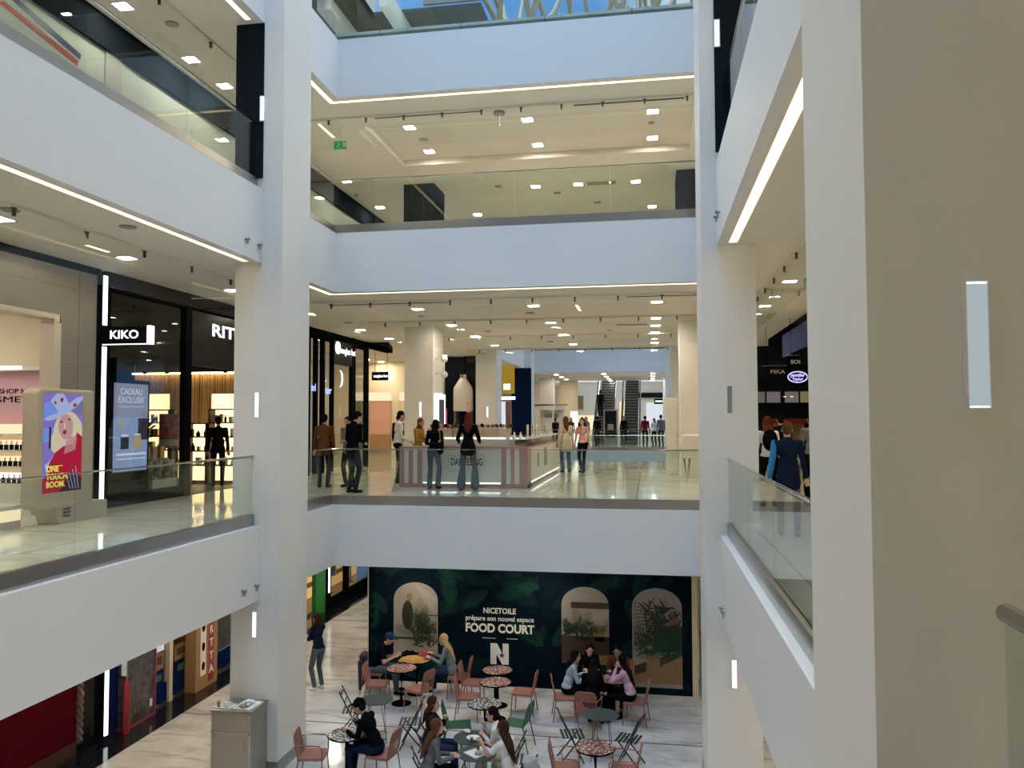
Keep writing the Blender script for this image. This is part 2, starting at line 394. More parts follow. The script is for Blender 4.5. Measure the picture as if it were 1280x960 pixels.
# fascia bands round each opening
def fascia(z0, z1):
    t = .12
    for x0, x1, y0, y1 in ((XL-t, XL, YA-t, YB+t), (XR, XR+t, YA-t, YB+t), (XL, XR, YA-t, YA), (XL, XR, YB, YB+t),
                           (XL-t, XL, Y2-t, Y3+t), (XR, XR+t, Y2-t, Y3+t), (XL, XR, Y2-t, Y2), (XL, XR, Y3, Y3+t), (XL, XR, Y4-t, Y4)):
        sboxes('wall_fascia', [(x0, x1, y0, y1, z0, z1)], 'white_paint')
fascia(C0, -.2); fascia(C1, F2-.2); fascia(C2, F3-.2)
for z in (0, F2, F3):   # slab edge ledge behind the fascia
    for v in ((XL-I-.02, XL-.11, YA, YB), (XR+.11, XR+I+.02, YA, YB), (XL-.1, XR+.1, YB+.11, YB+I+.02)): sboxes('trim_3', [(*v, z-.26, z-.2)], 'white_paint')
# ---------------------------------------------------------------- glass railings
def railing(label, p, q, z, joints, rr_=.023, clad='steel', gz=.95):
    """p,q: ends on the glass line; axis aligned; outer side = sign"""
    (x0, y0), (x1, y1) = p, q; ax = 0 if abs(x1-x0) > abs(y1-y0) else 1
    t = thing('glass_railing', label, 'railing', ((x0+x1)/2, (y0+y1)/2, z), group='glass railings of the galleries')
    def bx(a0, a1, w0, w1, z0, z1):
        return (a0, a1, y0+w0, y0+w1, z+z0, z+z1) if ax == 0 else (x0+w0, x0+w1, a0, a1, z+z0, z+z1)
    s0, s1 = (sorted((x0, x1)) if ax == 0 else sorted((y0, y1)))
    js = [s0]+[j for j in sorted(joints) if s0+.05 < j < s1-.05]+[s1]
    for a, b in zip(js, js[1:]):
        MB().box(*bx(a+.006, b-.006, -.008, .008, 0 if z < 9 else -.2, gz)).build('glass_panel', 'rail_glass', t, world=True)
    if z < 9: MB().box(*bx(s0, s1, -.035, .035, -.2, .0)).build('base_shoe', clad, t, world=True)
    a, b = ((s0, y0, z+.975), (s1, y0, z+.975)) if ax == 0 else ((x0, s0, z+.975), (x0, s1, z+.975))
    MB().cyl(a, b, rr_, 12).build('handrail', 'polished_steel', t, smooth=True, world=True)
    return t
o_ = .13
lv = [(0, 'ground-overlooking middle gallery'), (F2, 'upper gallery'), (F3, 'top gallery')]
for z, nm in lv:
    jl = [1.9, 4.1, 6.3, 8.55, 10.73]; jb = [-4.7, -2.74, -.76]
    nmz = {0: 'middle floor', F2: 'upper floor', F3: 'top floor'}[z]
    railing(f'long glass railing along the left gallery, {nmz}', (XL-o_, YA-.1), (XL-o_, 12.86), z, jl)
    railing(f'short glass railing between left column and far corner, {nmz}', (XL-o_, 14.0), (XL-o_, YB+o_), z, [])
    railing(f'glass railing across the far side of the atrium, {nmz}', (XL-o_, YB+o_), (XR+o_, YB+o_), z, jb)
    railing(f'glass railing along the right gallery, {nmz}', (XR+o_, 4.2), (XR+o_, 12.84), z, [6.15, 8.27, 10.36])
    if z == 0:
        railing('glass railing with round metal handrail ending in front of the nearest column', (1.12, -2.0), (1.12, 2.84), z, [0.4], rr_=.032)
railing('near glass railing of the second atrium behind the kiosk', (XL-o_, Y2-.13), (XR+o_, Y2-.13), 0, [-4.6, -2.6, -.7])
railing('far glass railing of the second atrium in front of the escalators', (XL-o_, Y3+.13), (XR+o_, Y3+.13), 0, [-4.6, -2.6, -.7])
railing('left glass railing of the second atrium', (XL-o_, Y2), (XL-o_, Y3), 0, [34, 37, 40, 43])
# ---------------------------------------------------------------- columns
LCX, RCX = (-7.09, -6.22), (.82, 1.64)
CY = [3.08, 12.87, 22.66, 32.45, 42.24, 52.03]
def column(x0, x1, y0, y1): return sboxes('column', [(x0, x1, y0, y1, G, 13.3)], 'column_paint')
for i, y in enumerate(CY):
    if i: column(*LCX, y, y+1.13)
    dy = 1.35 if i == 1 else 1.12
    x0 = .78 if i == 0 else RCX[0]
    column(x0, RCX[1]+(.5 if i == 0 else 0), y, y+dy)
    if i in (1, 2): sboxes('baseboard_column', [(LCX[0]-.012, LCX[1]+.012, y-.012, y+1.142, G, G+.2)], 'steel')
    if i in (0, 1, 2): sboxes('baseboard_column', [(x0-.012, RCX[1]+.012, y-.012, y+dy+.012, G, G+.2)], 'steel')
# dark cladding round the gallery side of the columns on the second level
sboxes('wall_cladding', [(LCX[0]-.02, XL, 12.85, 14.02, F2, C2)], 'black_clad')
sboxes('wall_cladding', [(XR, RCX[1]+.02, 12.85, 14.22, F2, C2)], 'black_clad')
for X in (LCX, RCX):
    for y in CY[2:4]: sboxes('wall_cladding', [(X[0]-.03, X[1]+.03, y-.03, y+1.16, F2, C2)], 'black_clad')
def niche(x, y, z, label, lit='niche_light', w=.035, h=.21):
    t = thing('niche_light', label, 'wall light', (x, y, z), group='slit lights in the columns')
    b = MB(); f = .014
    b.box(-w-f, -w, -.015, .0, -h-f, h+f).box(w, w+f, -.015, .0, -h-f, h+f).box(-w, w, -.015, .0, h, h+f).box(-w, w, -.015, .0, -h-f, -h)
    b.build('frame', 'column_paint', t)
    b = MB(); b.add([(-w, -.006, -h), (w*.2, -.001, -h), (w, -.006, -h), (w, -.006, h), (w*.75, -.001, h), (-w, -.006, h)], [(0, 1, 4, 5), (1, 2, 3, 4)])
    df = b.build('diffuser', lit, t)
    if lit == 'niche_near': MB().box(-w+.004, w-.004, -.012, -.008, h-.008, h-.003).box(-w+.004, w-.004, -.012, -.008, -h+.003, -h+.008).build('lamp_tube', 'led_white', df)
    return t
niche(1.145, 3.08, 1.86, 'tall narrow slit light on the nearest beige column face', 'niche_near', .036, .225)
niche(-6.655, 12.87, 1.86, 'lit slit light on the big left column, middle floor')
niche(-6.655, 12.87, G+1.86+.6, 'lit slit light on the big left column, just above the steel cabinet')
niche(-6.6, 12.845, F2+1.22, 'slit light at the edge of the black clad upper part of left column')
niche(1.22, 12.87, 1.9, 'unlit grey slit on the right column, middle floor', 'vent_grey')
niche(1.23, 12.87, -2.3, 'lit slit light on the right column near the ground floor')
niche(1.1, 12.845, F2+1.9, 'slit light on the black clad upper part of the right column')
niche(-6.60, 22.66, 1.9, 'lit slit light on the column behind the kiosk')
niche(-6.60, 32.45, 1.9, 'lit slit light on the farther column behind the kiosk')
niche(-6.3, 22.63, F2+.75, 'lit slit light on the black box column behind the upper railing')
niche(.86, 22.63, F2+.75, 'slit light at the edge of the right black column behind the upper railing')
# ---------------------------------------------------------------- outer walls
for z0, z1 in ((G, C0), (0, C1), (F2, C2), (F3, 13.3)):
    if z0 == G or z0 > 1: sboxes('wall_right', [(4.6, 4.75, -8, 76, z0, z1)], 'off_white')
    sboxes('wall_near', [(-16, 9, -8.15, -8, z0, z1)], 'cream_wall')
    sboxes('wall_far', [(-16, 9, 75.9, 76, z0, z1)], 'cream_wall')
sboxes('wall_left', [(-15.1, -15, -8, 76, 0, C1)], 'cream_wall')
sboxes('wall_left', [(-10.3, -10.2, 30, 76, G, C0)], 'cream_wall')
# ---------------------------------------------------------------- roof
sboxes('ceiling', [(-16, -4.6, YB+5.6, 50, 13.3, 13.4)], 'dark_ceiling')
sboxes('ceiling', [(-16, XL-1.2, -8, YB+5.6, 13.3, 13.4)], 'dark_ceiling')
sboxes('ceiling', [(XR+1.0, 9, -8, 50, 13.3, 13.4)], 'dark_ceiling')
sboxes('ceiling', [(XL-1.2, XR+1.0, -8, -2, 13.3, 13.4)], 'dark_ceiling')
sboxes('wall_roof', [(-16, 9, 50, 50.2, F3, 18)], 'off_white')
sboxes('window_1', [(XL-1.2, XR+1, -2, 50, 16.6, 16.62)], 'roof_glass')
sboxes('wall_roof', [(XL-1.3, XL-1.2, -2, 22, 13.3, 16.7), (XR+1.0, XR+1.1, -2, 50, 13.3, 16.7), (XL-1.2, XR+1, -2.1, -2, 13.3, 16.7)], 'off_white')
# ---------------------------------------------------------------- roof steelwork
def roof_tree(x, y, seed):
    rnd = random.Random(seed)
    t = thing('roof_truss', f'branching tan steel roof truss under the glass roof, {ORD[seed]} from the left', 'roof truss', (x, y, 12.2), group='roof trusses')
    b = MB(); b.tube([(0, 0, -2.2), (0, 0, .6), (.05, 0, 1.2)], [.16, .15, .13], 10); b.build('trunk', 'tan_steel', t, smooth=True)
    for k, (dx, dy) in enumerate(((-1.5, -1.0), (1.3, -1.2), (-.9, 1.8), (1.4, 1.6))):
        b = MB(); b.tube([(0, 0, .9), (dx*.35, dy*.35, 1.7), (dx*.75, dy*.75, 2.8), (dx*1.1, dy*1.1, 4.35)], [.12, .10, .09, .07], 8)
        b.tube([(dx*.35, dy*.35, 1.7), (dx*.2, dy*.9, 2.9), (dx*.1, dy*1.3, 4.35)], [.09, .07, .06], 8)
        b.build('branch', 'tan_steel', t, smooth=True)
for i, (x, y) in enumerate(((-4.0, 24.5), (-2.2, 27), (-.2, 24.5), (1.2, 27))): roof_tree(x, y, i)
for y in range(-1, 50, 4):
    tag(MB().box(XL-1.2, XR+1, y-.06, y+.06, 16.3, 16.58).build('roof_beam', 'tan_steel'), f'tan beam crossing the glass roof, {ORD[(y+1)//4]} from the camera end', 'beam', 'roof beams')
for x in (-5.2, -2.7, -.2):
    tag(MB().box(x-.05, x+.05, -2, 50, 16.25, 16.5).build('roof_purlin', 'tan_steel'), f'long tan purlin running the length of the glass roof, {"left middle right".split()[int((x+5.2)//2.5)]}', 'beam', 'roof purlins')
tag(MB().box(-9, -8.6, 20.6, 50, 12.95, 13.3).box(-7.2, -6.9, 20.6, 50, 12.9, 13.3).build('ceiling_beam', 'off_white'), 'cream beams under the dark top ceiling on the left', 'beam')
# ---------------------------------------------------------------- cove light strips along the fascias
def cove(label, box): tag(MB().box(*box).build('cove_light', 'led_warm'), label, 'light strip', 'warm light strips under the fascias')
for z, nm in ((C1, 'middle'), (C2, 'upper')):
    cove(f'warm light strip under the left fascia, {nm} ceiling', (XL-.27, XL-.18, 4.2, 12.7, z-.004, z))
    cove(f'short warm light strip under the left fascia beyond the column, {nm} ceiling', (XL-.27, XL-.18, 14.0, YB+.28, z-.004, z))
    cove(f'warm light strip under the far fascia, {nm} ceiling', (XL-.27, XR+.3, YB+.20, YB+.28, z-.004, z))
    cove(f'wide warm light strip under the right fascia, {nm} ceiling', (XR+.17, XR+.29, 4.3, 12.68, z-.004, z))
# ---------------------------------------------------------------- downlights
dl_proto = {}
def downlight(x, y, z, label, kind='downlight', s=.12, group='square ceiling downlights'):
    key = (kind, s)
    if key not in dl_proto:
        t = thing('ceiling_downlight', label, 'ceiling light', (x, y, z), group=group)
        f = .025
        MB().box(-s-f, s+f, -s-f, -s, -.014, 0).box(-s-f, s+f, s, s+f, -.014, 0).box(-s-f, -s, -s, s, -.014, 0).box(s, s+f, -s, s, -.014, 0).build('frame', 'white_gloss', t)
        MB().box(-s, s, -s, s, -.008, 0).build('diffuser', kind, t)
        dl_proto[key] = t; return t
    t = copy_tree(dl_proto[key]); t.location = (x, y, z); t['label'] = label; t['group'] = group; return t
cnt = 0
cols = {-8.6: 'above the left gallery', -5.6: 'left of centre', -2.72: 'at the centre', .18: 'right of centre', 2.75: 'above the right gallery'}
L1 = [(-8.6, y) for y in (3.2, 6.8, 9.4, 12.05, 15.5, 19.3, 23.06, 25.74, 28.9)]+[(-5.6, y) for y in (18.97, 22.4, 25.55, 28.9)]+[(-2.72, y) for y in (18.95, 22.35, 25.6, 28.96)]+[(.18, y) for y in (18.83, 21.9, 23.6, 25.45, 28.9)]+[(2.75, y) for y in (3, 6.5, 10, 13.5, 16.5, 20, 24, 28)]
L1n = [(x, y) for x in (-5.6, -2.0, 2.75) for y in (-4.5,)]
L1f = [(x, y) for x in (-5.6, -2.72, .18) for y in (48.5, 51.5, 54.5, 57.5)]+[(x, y) for x in (-8.6, 2.75) for y in (33, 38, 43, 48, 53)]+[(-12.4, y) for y in (31.5, 36, 41)]
def near_far(y): return f'{abs(round(y))} metres {"ahead of" if y > 0 else "behind"} the viewpoint'
def dl_set(L, z, floor, kind, names):
    cols = {}
    for x, y in sorted(L, key=lambda p: p[1]):
        nm = next(n for lim, n in names if x < lim); cols.setdefault(nm, []).append((x, y))
    for nm, P_ in cols.items():
        for i, (x, y) in enumerate(P_):
            zz = C2+.16 if (z == C2 and cy0 < y < cy1 and XL < x < XR) else z
            downlight(x, y, zz, f'{floor}-floor square downlight {nm}, {ORD[i] if i < 20 else "last"} from the front', kind)
N1 = ((-12, 'over the cross corridor'), (-8, 'above the left gallery'), (-5, 'in the row left of centre'), (-1.9, 'in the central row'), (1, 'in the row right of centre'), (9, 'above the right gallery'))
dl_set(L1+L1n+L1f, C1, 'middle', 'downlight', N1)
L2 = [(-8.65, y) for y in (3, 6.5, 9.4, 11.9, 13.93, 15.18, 18.4, 21.95, 24.93, 28)]+[(x, y) for x in (-5.7, -2.8, .13) for y in (18.57, 20.35)]+[(-3.3, 23.5), (-2.03, 23.5), (-.34, 23.5), (.13, 26.4), (-5.7, 26.4), (-10.35, 24.2)]+[(2.75, y) for y in (3, 6.5, 10, 13.5, 18, 23)]
dl_set(L2, C2, 'upper', 'downlight_cool', N1)
L0 = [(-8.3, y) for y in (4, 7, 10, 13, 15.5, 18, 20.5, 23, 25.5)]+[(x, 17.0) for x in (-5.2, -2.4)]+[(2.9, y) for y in (4, 8, 12, 16)]+[(x, -1.5) for x in (-5, -2)]
dl_set(L0, C0, 'ground', 'downlight', N1)
dl_set([(-8, 20.2), (-8, 24), (3, 20.2)], 13.3, 'top', 'downlight_cool', N1)
for x, y in ((-11.2, 8.5), (-11.2, 10.6), (-12.8, 11.4)): downlight(x, y, 3.9, f'square downlight added to brighten the cosmetics shop, {"near" if y < 9 else "deep" if x < -12 else "middle"} one', 'downlight_cool')  # lamps added to lift the dark shop interior
downlight(-11.2, 24.2, 4.02, 'square downlight added to brighten the sunglasses shop', 'downlight_cool')  # extra lamp put in to brighten this interior
for x in (-12.6, -10.6): downlight(x, 34.6, C1, f'square downlight added to brighten the cream corridor shop, {"left" if x < -12 else "right"} one')  # extra lamps put in so the corridor walls come out brighter
# slim linear fittings, tracks, speakers, grilles, detectors
def bar_light(x, y, z, l, label, axis='y', m='led_warm'):
    t = thing('linear_downlight', label, 'ceiling light', (x, y, z), group='slim linear ceiling lights')
    a = (-.03, .03, -l/2, l/2) if axis == 'y' else (-l/2, l/2, -.03, .03)
    MB().box(a[0]-.012, a[1]+.012, a[2]-.012, a[3]+.012, -.01, 0).build('frame', 'white_gloss', t); MB().box(*a, -.014, -.01).build('diffuser', m, t)
bar_light(-8.57, 11.3, C1, .5, 'slim light beside the square downlights above the left gallery')
bar_light(-9.7, 12.84, C2, .5, 'slim light near the shop fascia, upper ceiling')
bar_light(-8.9, 23.6, C1, .45, 'slim light near the sunglasses shop sign')
bar_light(-7.6, 18.0, C2, .9, 'slim warm light near the exit sign, upper ceiling')
bar_light(-9.2, 21.5, C2, .6, 'slim light over the far left of the upper gallery')
bar_light(-6.6, 26.2, C1, 1.0, 'slim warm light above the kiosk, far ceiling')
bar_light(-1.7, 19.5, C1, 1.0, 'slim warm light at the centre of the middle ceiling')
def slot(x0, x1, y, z, label): tag(MB().box(x0, x1, y-.03, y+.03, z-.012, z).build('air_slot', 'dark_steel'), label, 'air vent', 'dark linear air slots')
slot(-7.5, -4.6, 18.0, C1, 'dark linear air slot in the middle ceiling near the left column')
slot(-.5, 1.4, 17.95, C1, 'dark linear air slot in the middle ceiling near the right column')
slot(-6.2, -3.7, 17.45, C2, 'dark linear air slot in the upper ceiling, left')
slot(-1.6, .8, 17.5, C2, 'dark linear air slot in the upper ceiling, right')
def disc(x, y, z, label, r=.1, m='speaker_grey'): tag(MB().lathe([(r, -.012), (r*.95, -.02), (r*.4, -.022)], (x, y, z), 20).lathe([(r*1.08, -.01), (r*1.08, 0)], (x, y, z), 20).build('ceiling_speaker', m, smooth=True), label, 'ceiling speaker', 'round ceiling speakers and detectors')
spc = {}
for i, (x, y, z) in enumerate(sorted(((-5.6, 19.45, C2+.16), (.1, 19.3, C2+.16), (-8.2, 12.6, C2), (-8.9, 10.9, C2), (-8.1, 9.0, C1), (-8.3, 21.3, C1), (-5.9, 20.3, C1), (-3.0, 20.2, C1), (-1.2, 24.6, C1), (-7.2, 10.1, C1), (-8.9, 23.4, C2), (-4.4, 23.3, C2), (-2.75, 24.3, C2), (-1.6, 25.6, C2), (1.6, 8.2, C1), (-4.9, 24.2, C1), (-3.4, 27.8, C1), (2.5, 17.5, C1)), key=lambda p: p[1])):
    kk = (z > 6, ['far left', 'left', 'centre', 'right'][min(3, int((x+9)//3))]); spc[kk] = spc.get(kk, 0)+1
    disc(x, y, z, f'round ceiling speaker, {"upper" if z > 6 else "middle"} floor, {kk[1]}, {ORD[spc[kk]-1]} from the front', .11 if i % 3 else .07)
def grille(x, y, z, w, d, label):
    t = thing('air_grille', label, 'air vent', (x, y, z), group='square air grilles')
    fr = MB().box(-w, w, -d, d, -.012, 0).build('frame', 'vent_grey', t)
    for k in range(7): MB().box(-w+.02, w-.02, -d+.02+k*(2*d-.04)/7, -d+.05+k*(2*d-.04)/7, -.02, -.012).build('slat', 'speaker_grey', fr)
grille(-1.35, 23.5, C2, .42, .14, 'grey rectangular air grille between downlights, upper ceiling')
grille(-.5, 23.3, C1, .45, .12, 'grey rectangular air grille above the kiosk end, middle ceiling')
# pendant sensor
t = thing('ceiling_sensor', 'small sensor on a short rod behind the upper glass curtain', 'sensor', (-3.3, 17.6, C2)); MB().lathe([(.13, 0), (.13, -.05), (.05, -.07)], n=16).build('base', 'vent_grey', t, smooth=True); MB().cyl((0, 0, -.07), (0, 0, -.32), .02, 8).build('rod', 'white_gloss', t, smooth=True)
# smoke curtains: hanging glass with clips
def curtain(label, p, q, z, drop, clips, gaps, m='clear_glass'):
    (x0, y0), (x1, y1) = p, q; ax = 0 if abs(x1-x0) > abs(y1-y0) else 1
    t = thing('glass_smoke_curtain', label, 'smoke curtain', ((x0+x1)/2, (y0+y1)/2, z), group='hanging glass smoke curtains')
    s0, s1 = (sorted((x0, x1)) if ax == 0 else sorted((y0, y1)))
    f = (lambda a0, a1, w, z0, z1: (a0, a1, y0-w, y0+w, z0, z1)) if ax == 0 else (lambda a0, a1, w, z0, z1: (x0-w, x0+w, a0, a1, z0, z1))
    rail = MB().box(*f(s0, s1, .025, z-.045, z)).build('ceiling_rail', 'ceiling_paint', t, world=True)
    n = gaps; js = [s0+(s1-s0)*k/n for k in range(n+1)]
    for a, b in zip(js, js[1:]): MB().box(*f(a+.006, b-.006, .005, z-drop, z-.03)).build('glass_pane', m, t, world=True)
    for k in range(clips):
        a = s0+(s1-s0)*(k+.5)/clips; MB().box(*f(a-.03, a+.03, .022, z-.06, z-.045)).box(*f(a-.016, a+.016, .018, z-.15, z-.06)).build('clip', 'dark_steel', rail, world=True)
curtain('hanging glass curtain across the middle ceiling, nearest row', (-7.7, 17.5), (4.5, 17.5), C1, .75, 13, 5)
curtain('hanging glass curtain across the middle ceiling, second row', (-7.7, 21.25), (2.2, 21.25), C1, .75, 10, 4)
curtain('hanging glass curtain across the middle ceiling, third row', (-7.0, 25.6), (2.2, 25.6), C1, .6, 9, 4)
curtain('hanging glass curtain across the middle ceiling, farthest row', (-7.0, 30.4), (2.2, 30.4), C1, .5, 9, 4)
curtain('hanging glass curtain above the left gallery, middle ceiling', (-7.85, 1.5), (-7.85, 17.4), C1, .75, 12, 5)
curtain('hanging glass curtain above the right gallery, middle ceiling', (2.35, 4.5), (2.35, 21.2), C1, .75, 14, 5)
curtain('hanging glass curtain across the upper ceiling', (-7.7, 17.3), (2.2, 17.3), C2, .75, 11, 5)
curtain('hanging glass curtain above the left gallery, upper ceiling', (-7.85, 1.5), (-7.85, 17.2), C2, .75, 10, 5)
curtain('hanging glass curtain above the right gallery, upper ceiling', (2.35, 4.5), (2.35, 17.2), C2, .75, 10, 5)
# exit signs
def exit_sign(x, y, z, label, w=.2, h=.1):
    t = thing('exit_sign', label, 'exit sign', (x, y, z), group='green exit signs')
    MB().box(-w, w, -.03, .03, -h, h).build('box', 'exit_green', t); MB().cyl((0, 0, h), (0, 0, (C2 if z > 6 else C1)-z), .012, 8).build('rod', 'white_gloss', t)
    b = MB(); b.ell((-.03, -.034, .05), (.016, .004, .016), n=8); b.flat((-.03, -.034, .03), (-.05, -.034, -.02), .03, .006, up=(0, 1, 0)); b.flat((-.05, -.034, -.02), (-.01, -.034, -.07), .016, .006, up=(0, 1, 0)); b.flat((-.05, -.034, -.02), (-.09, -.034, -.06), .016, .006, up=(0, 1, 0)); b.flat((-.04, -.034, .02), (.01, -.034, 0), .014, .006, up=(0, 1, 0))
    b.box(.07, .15, -.034, -.031, -.06, .06); b.build('symbol', 'lettering_white', t)
exit_sign(-7.2, 17.9, C2-.42, 'green exit sign hanging near the left column, upper floor', .15, .09)
exit_sign(2.93, 15.4, 4.1, 'green exit sign hanging above the right gallery', .12, .08)
# fittings on the fascias
def fitting(x, y, z, nx, label):
    tag(MB().cyl((x, y, z), (x+nx*.07, y, z), .028, 10).box(x+nx*.02, x+nx*.05, y-.012, y+.012, z-.08, z).build('fascia_hook', 'steel', smooth=True), label, 'wall fitting', 'small metal fittings on the fascias')
for (x, nx, ys, zz, nm) in ((XL, 1, (12.29, 12.73), 4.6, 'upper left fascia'), (XL, 1, (12.32, 12.75), -1.19, 'lower left fascia'), (XR, -1, (12.5, 12.2), 4.68, 'upper right fascia'), (XR, -1, (12.5, 12.2), -1.22, 'lower right fascia')):
    for k, y in enumerate(ys): fitting(x, y, zz, nx, f'small round metal fitting on the {nm}, {"right" if k else "left"} one of the pair')
# ================================================================ left shop fronts, middle floor
def part(mb, name, m, par, **k): return mb.build(name, m, par, world=True, **k)
# --- cosmetics shop
t = thing('storefront', 'grey clad cosmetics shop front with rounded beige opening', 'shop front', (XS, 9, 0))
part(MB().box(XS-.06, XS, 2, 12.86, 3.36, 4.2).box(XS-.06, XS, 11.98, 12.86, .0, 3.36), 'cladding', 'grey_clad', t)
part(MB().box(XS-.06, XS+.02, 2, 12.86, 4.2, C1), 'top_band', 'black_metal', t)
b = MB(); b.box(XS-.25, XS+.02, 11.80, 11.98, 0, 3.24).box(XS-.25, XS+.02, 2, 11.9, 3.28, 3.38)
b.prism([(0, 0), (0, .14), (-.05, .13), (-.1, .1), (-.13, .05), (-.14, 0)], (XS-.25, 11.94, 3.24), (0, 1, 0), (0, 0, 1), (1, 0, 0), .27); part(b, 'opening_frame', 'beige_frame', t, bevel=.02)
part(MB().box(XS-.005, XS+.004, 2, 12.8, 3.86, 3.865).box(XS-.005, XS+.004, 12.0, 12.8, 2.55, 2.555).box(XS-.005, XS+.004, 12.4, 12.405, 0, 4.2), 'panel_joint', 'dark_joint', t)
sboxes('wall_shop', [(-15, XS-.1, 12.9, 13.0, 0, C1)], 'cream_wall')
sboxes('ceiling', [(-15, XS-.06, 2, 12.9, 3.9, 3.95)], 'ceiling_paint')
t = thing('makeup_wall', 'pink back wall of the cosmetics shop with black slogan and lit shelf edge', 'shop display', (-11.6, 12.8, 0))
pp = part(MB().box(-14.5, -10.2, 12.84, 12.9, 1.45, 2.5), 'pink_panel', 'pink_wall', t)
part(MB().box(-14.5, -10.2, 12.7, 12.9, 2.5, 2.56), 'ledge', 'white_gloss', t)
part(MB().box(-14.5, -11.1, 12.62, 12.70, 2.52, 2.58), 'light_tube', 'white_glow', t)
part(MB().box(-14.5, -10.2, 12.72, 12.84, 1.42, 1.52), 'orange_light_edge', emis('orange_edge', (1, .42, .2), 1.0), t)
text('SHOP NOW', .13, (-11.25, 12.835, 2.13), RY, 'black_metal', pp, width=.85)
text('#COSMETICS', .16, (-11.5, 12.835, 1.98), RY, 'black_metal', pp, width=1.75)
t = thing('display_shelf', 'white stepped make-up shelf unit at the far left', 'shelf', (-11.6, 12.5, 0))
for k, z in enumerate((.5, .78, 1.06, 1.34)):
    part(MB().box(-14.5, -10.3, 12.1+k*.14, 12.3+k*.14, z, z+.03), 'shelf', 'shelf_lit' if False else 'white_gloss', t)
    part(MB().box(-14.5, -10.3, 12.29+k*.14, 12.31+k*.14, z+.03, z+.2), 'shelf_back', 'cream_glow' if k else 'white_glow', t)
part(MB().box(-14.5, -10.3, 12.05, 12.84, 0, .5), 'base', 'white_gloss', t)
pb = None
for k, z in enumerate((.53, .81, 1.09)):
    for i in range(16):
        x = -10.45-i*.105
        if pb is None:
            pb = thing('makeup_bottle', 'l', 'bottle', (x, 12.2+k*.14, z)); bb = MB().box(-.03, .03, -.02, .02, 0, .09).build('bottle_body', 'black_gloss', pb); MB().cyl((0, 0, .09), (0, 0, .15), .014, 8).build('cap', 'white_gloss', bb); o = pb
        else: o = copy_tree(pb); o.location = (x, 12.2+k*.14, z)
        o['label'] = f'black make-up bottle with white cap, {["lowest","middle","top"][k]} shelf at far left, {ORD[i]} from the right'; o['group'] = f'make-up bottles on the {["lowest","middle","top"][k]} shelf'
t = thing('display_plinth', 'low cream glowing plinth at the cosmetics shop entrance', 'plinth', (-9.6, 9.2, 0))
part(MB().box(-10.6, -9.3, 7.5, 10.9, .28, .34), 'top', 'white_gloss', t); part(MB().box(-10.5, -9.4, 7.6, 10.8, .1, .28), 'body', 'cream_glow', t); part(MB().box(-10.5, -9.4, 7.6, 10.8, 0, .1), 'plinth_foot', 'white_gloss', t)
# --- advertising pylon
t = thing('advert_pylon', 'beige rounded pylon with a lit poster of a woman in a pale hat', 'advert display', (-9.13, 11.2, 0))
b = MB(); b.prism([(-.62, .33), (-.56, .26), (.62, .26), (.62, 2.09), (-.56, 2.09), (-.62, 2.03)], (-9.27, 11.24, 0), (0, 1, 0), (0, 0, 1), (1, 0, 0), .27); part(b, 'body', 'beige_frame', t, bevel=.03)
b = MB(); b.prism([(-.22, 0), (.9, 0), (.9, .28), (-.32, .28)], (-9.4, 11.35, 0), (0, 1, 0), (0, 0, 1), (1, 0, 0), .38); part(b, 'foot', 'beige_frame', t, bevel=.01)
b = MB()
for k in range(3): b.box(-9.01, -9.0+.002, 11.2, 11.36, .10+k*.055, .13+k*.055); b.box(-9.2, -9.05, 11.12, 11.14, .1+k*.055, .13+k*.055)
part(b, 'vent', 'dark_joint', t)
PX, PY0, PZ0, PW, PH = -8.999, 10.74, .50, .84, 1.52
def poster(pts, m, lay, par=None, name='printed_area', X=PX):
    par = par or adbg; b = MB(); b.prism([(PY0+x*PW, PZ0+y*PH) for x, y in pts], (X+lay*.0008, 0, 0), (0, 1, 0), (0, 0, 1), (1, 0, 0), .0007); return part(b, name, m, par)
def oval(cx, cy, rx, ry, n=20, rot=0, asp=PH/PW):
    P = []
    for k in range(n):
        a = 2*PI*k/n; x, y = rx*math.cos(a), ry*math.sin(a); c, s_ = math.cos(rot), math.sin(rot); P.append((cx+x*c-y*s_*1.0*asp, cy+(x*s_/asp+y*c)))
    return P
adbg = poster([(0, 0), (1, 0), (1, 1), (0, 1)], 'ad_violet', 0, t, name='poster_background')
poster([(0, .72), (.5, .78), (.6, .93), (0, .90)], 'ad_sky', 1)
poster([(0, .50), (.35, .52), (.35, .66), (0, .64)], 'ad_sky', 1)
poster(oval(.62, .58, .38, .24, 24), 'ad_hair', 2, name='printed_hair')
poster(oval(.30, .50, .14, .10, 16), 'ad_hair', 2); poster(oval(.88, .62, .12, .12, 16), 'ad_hair', 2)
poster([(.52, .38), (.82, .42), (.86, .55), (.58, .52)], 'ad_skin', 3)
poster(oval(.56, .66, .19, .135, 22, rot=.15), 'ad_skin', 4, name='printed_face')
poster([(0, 0), (1, 0), (1, .55), (.86, .60), (.78, .50), (.62, .47), (.5, .46), (.3, .40), (.16, .30), (.10, .17), (0, .14)], 'ad_red', 3, name='printed_jacket')
poster([(.62, .60-.04), (.80, .56), (.74, .47), (.64, .49)], 'ad_skin', 4)
poster([(.10, .19), (.62, .50), (.56, .53), (.14, .31), (.04, .28)], 'ad_yellow' if False else 'ad_hat', 2)
poster([(.40, 0), (1, 0), (1, .12), (.72, .20), (.55, .08)], 'ad_dark', 4)
for k in range(4): poster([(.70+k*.07, .02), (.715+k*.07, .02), (.60+k*.08, .16+.03*k), (.585+k*.08, .16+.03*k)], 'ad_hat', 5)
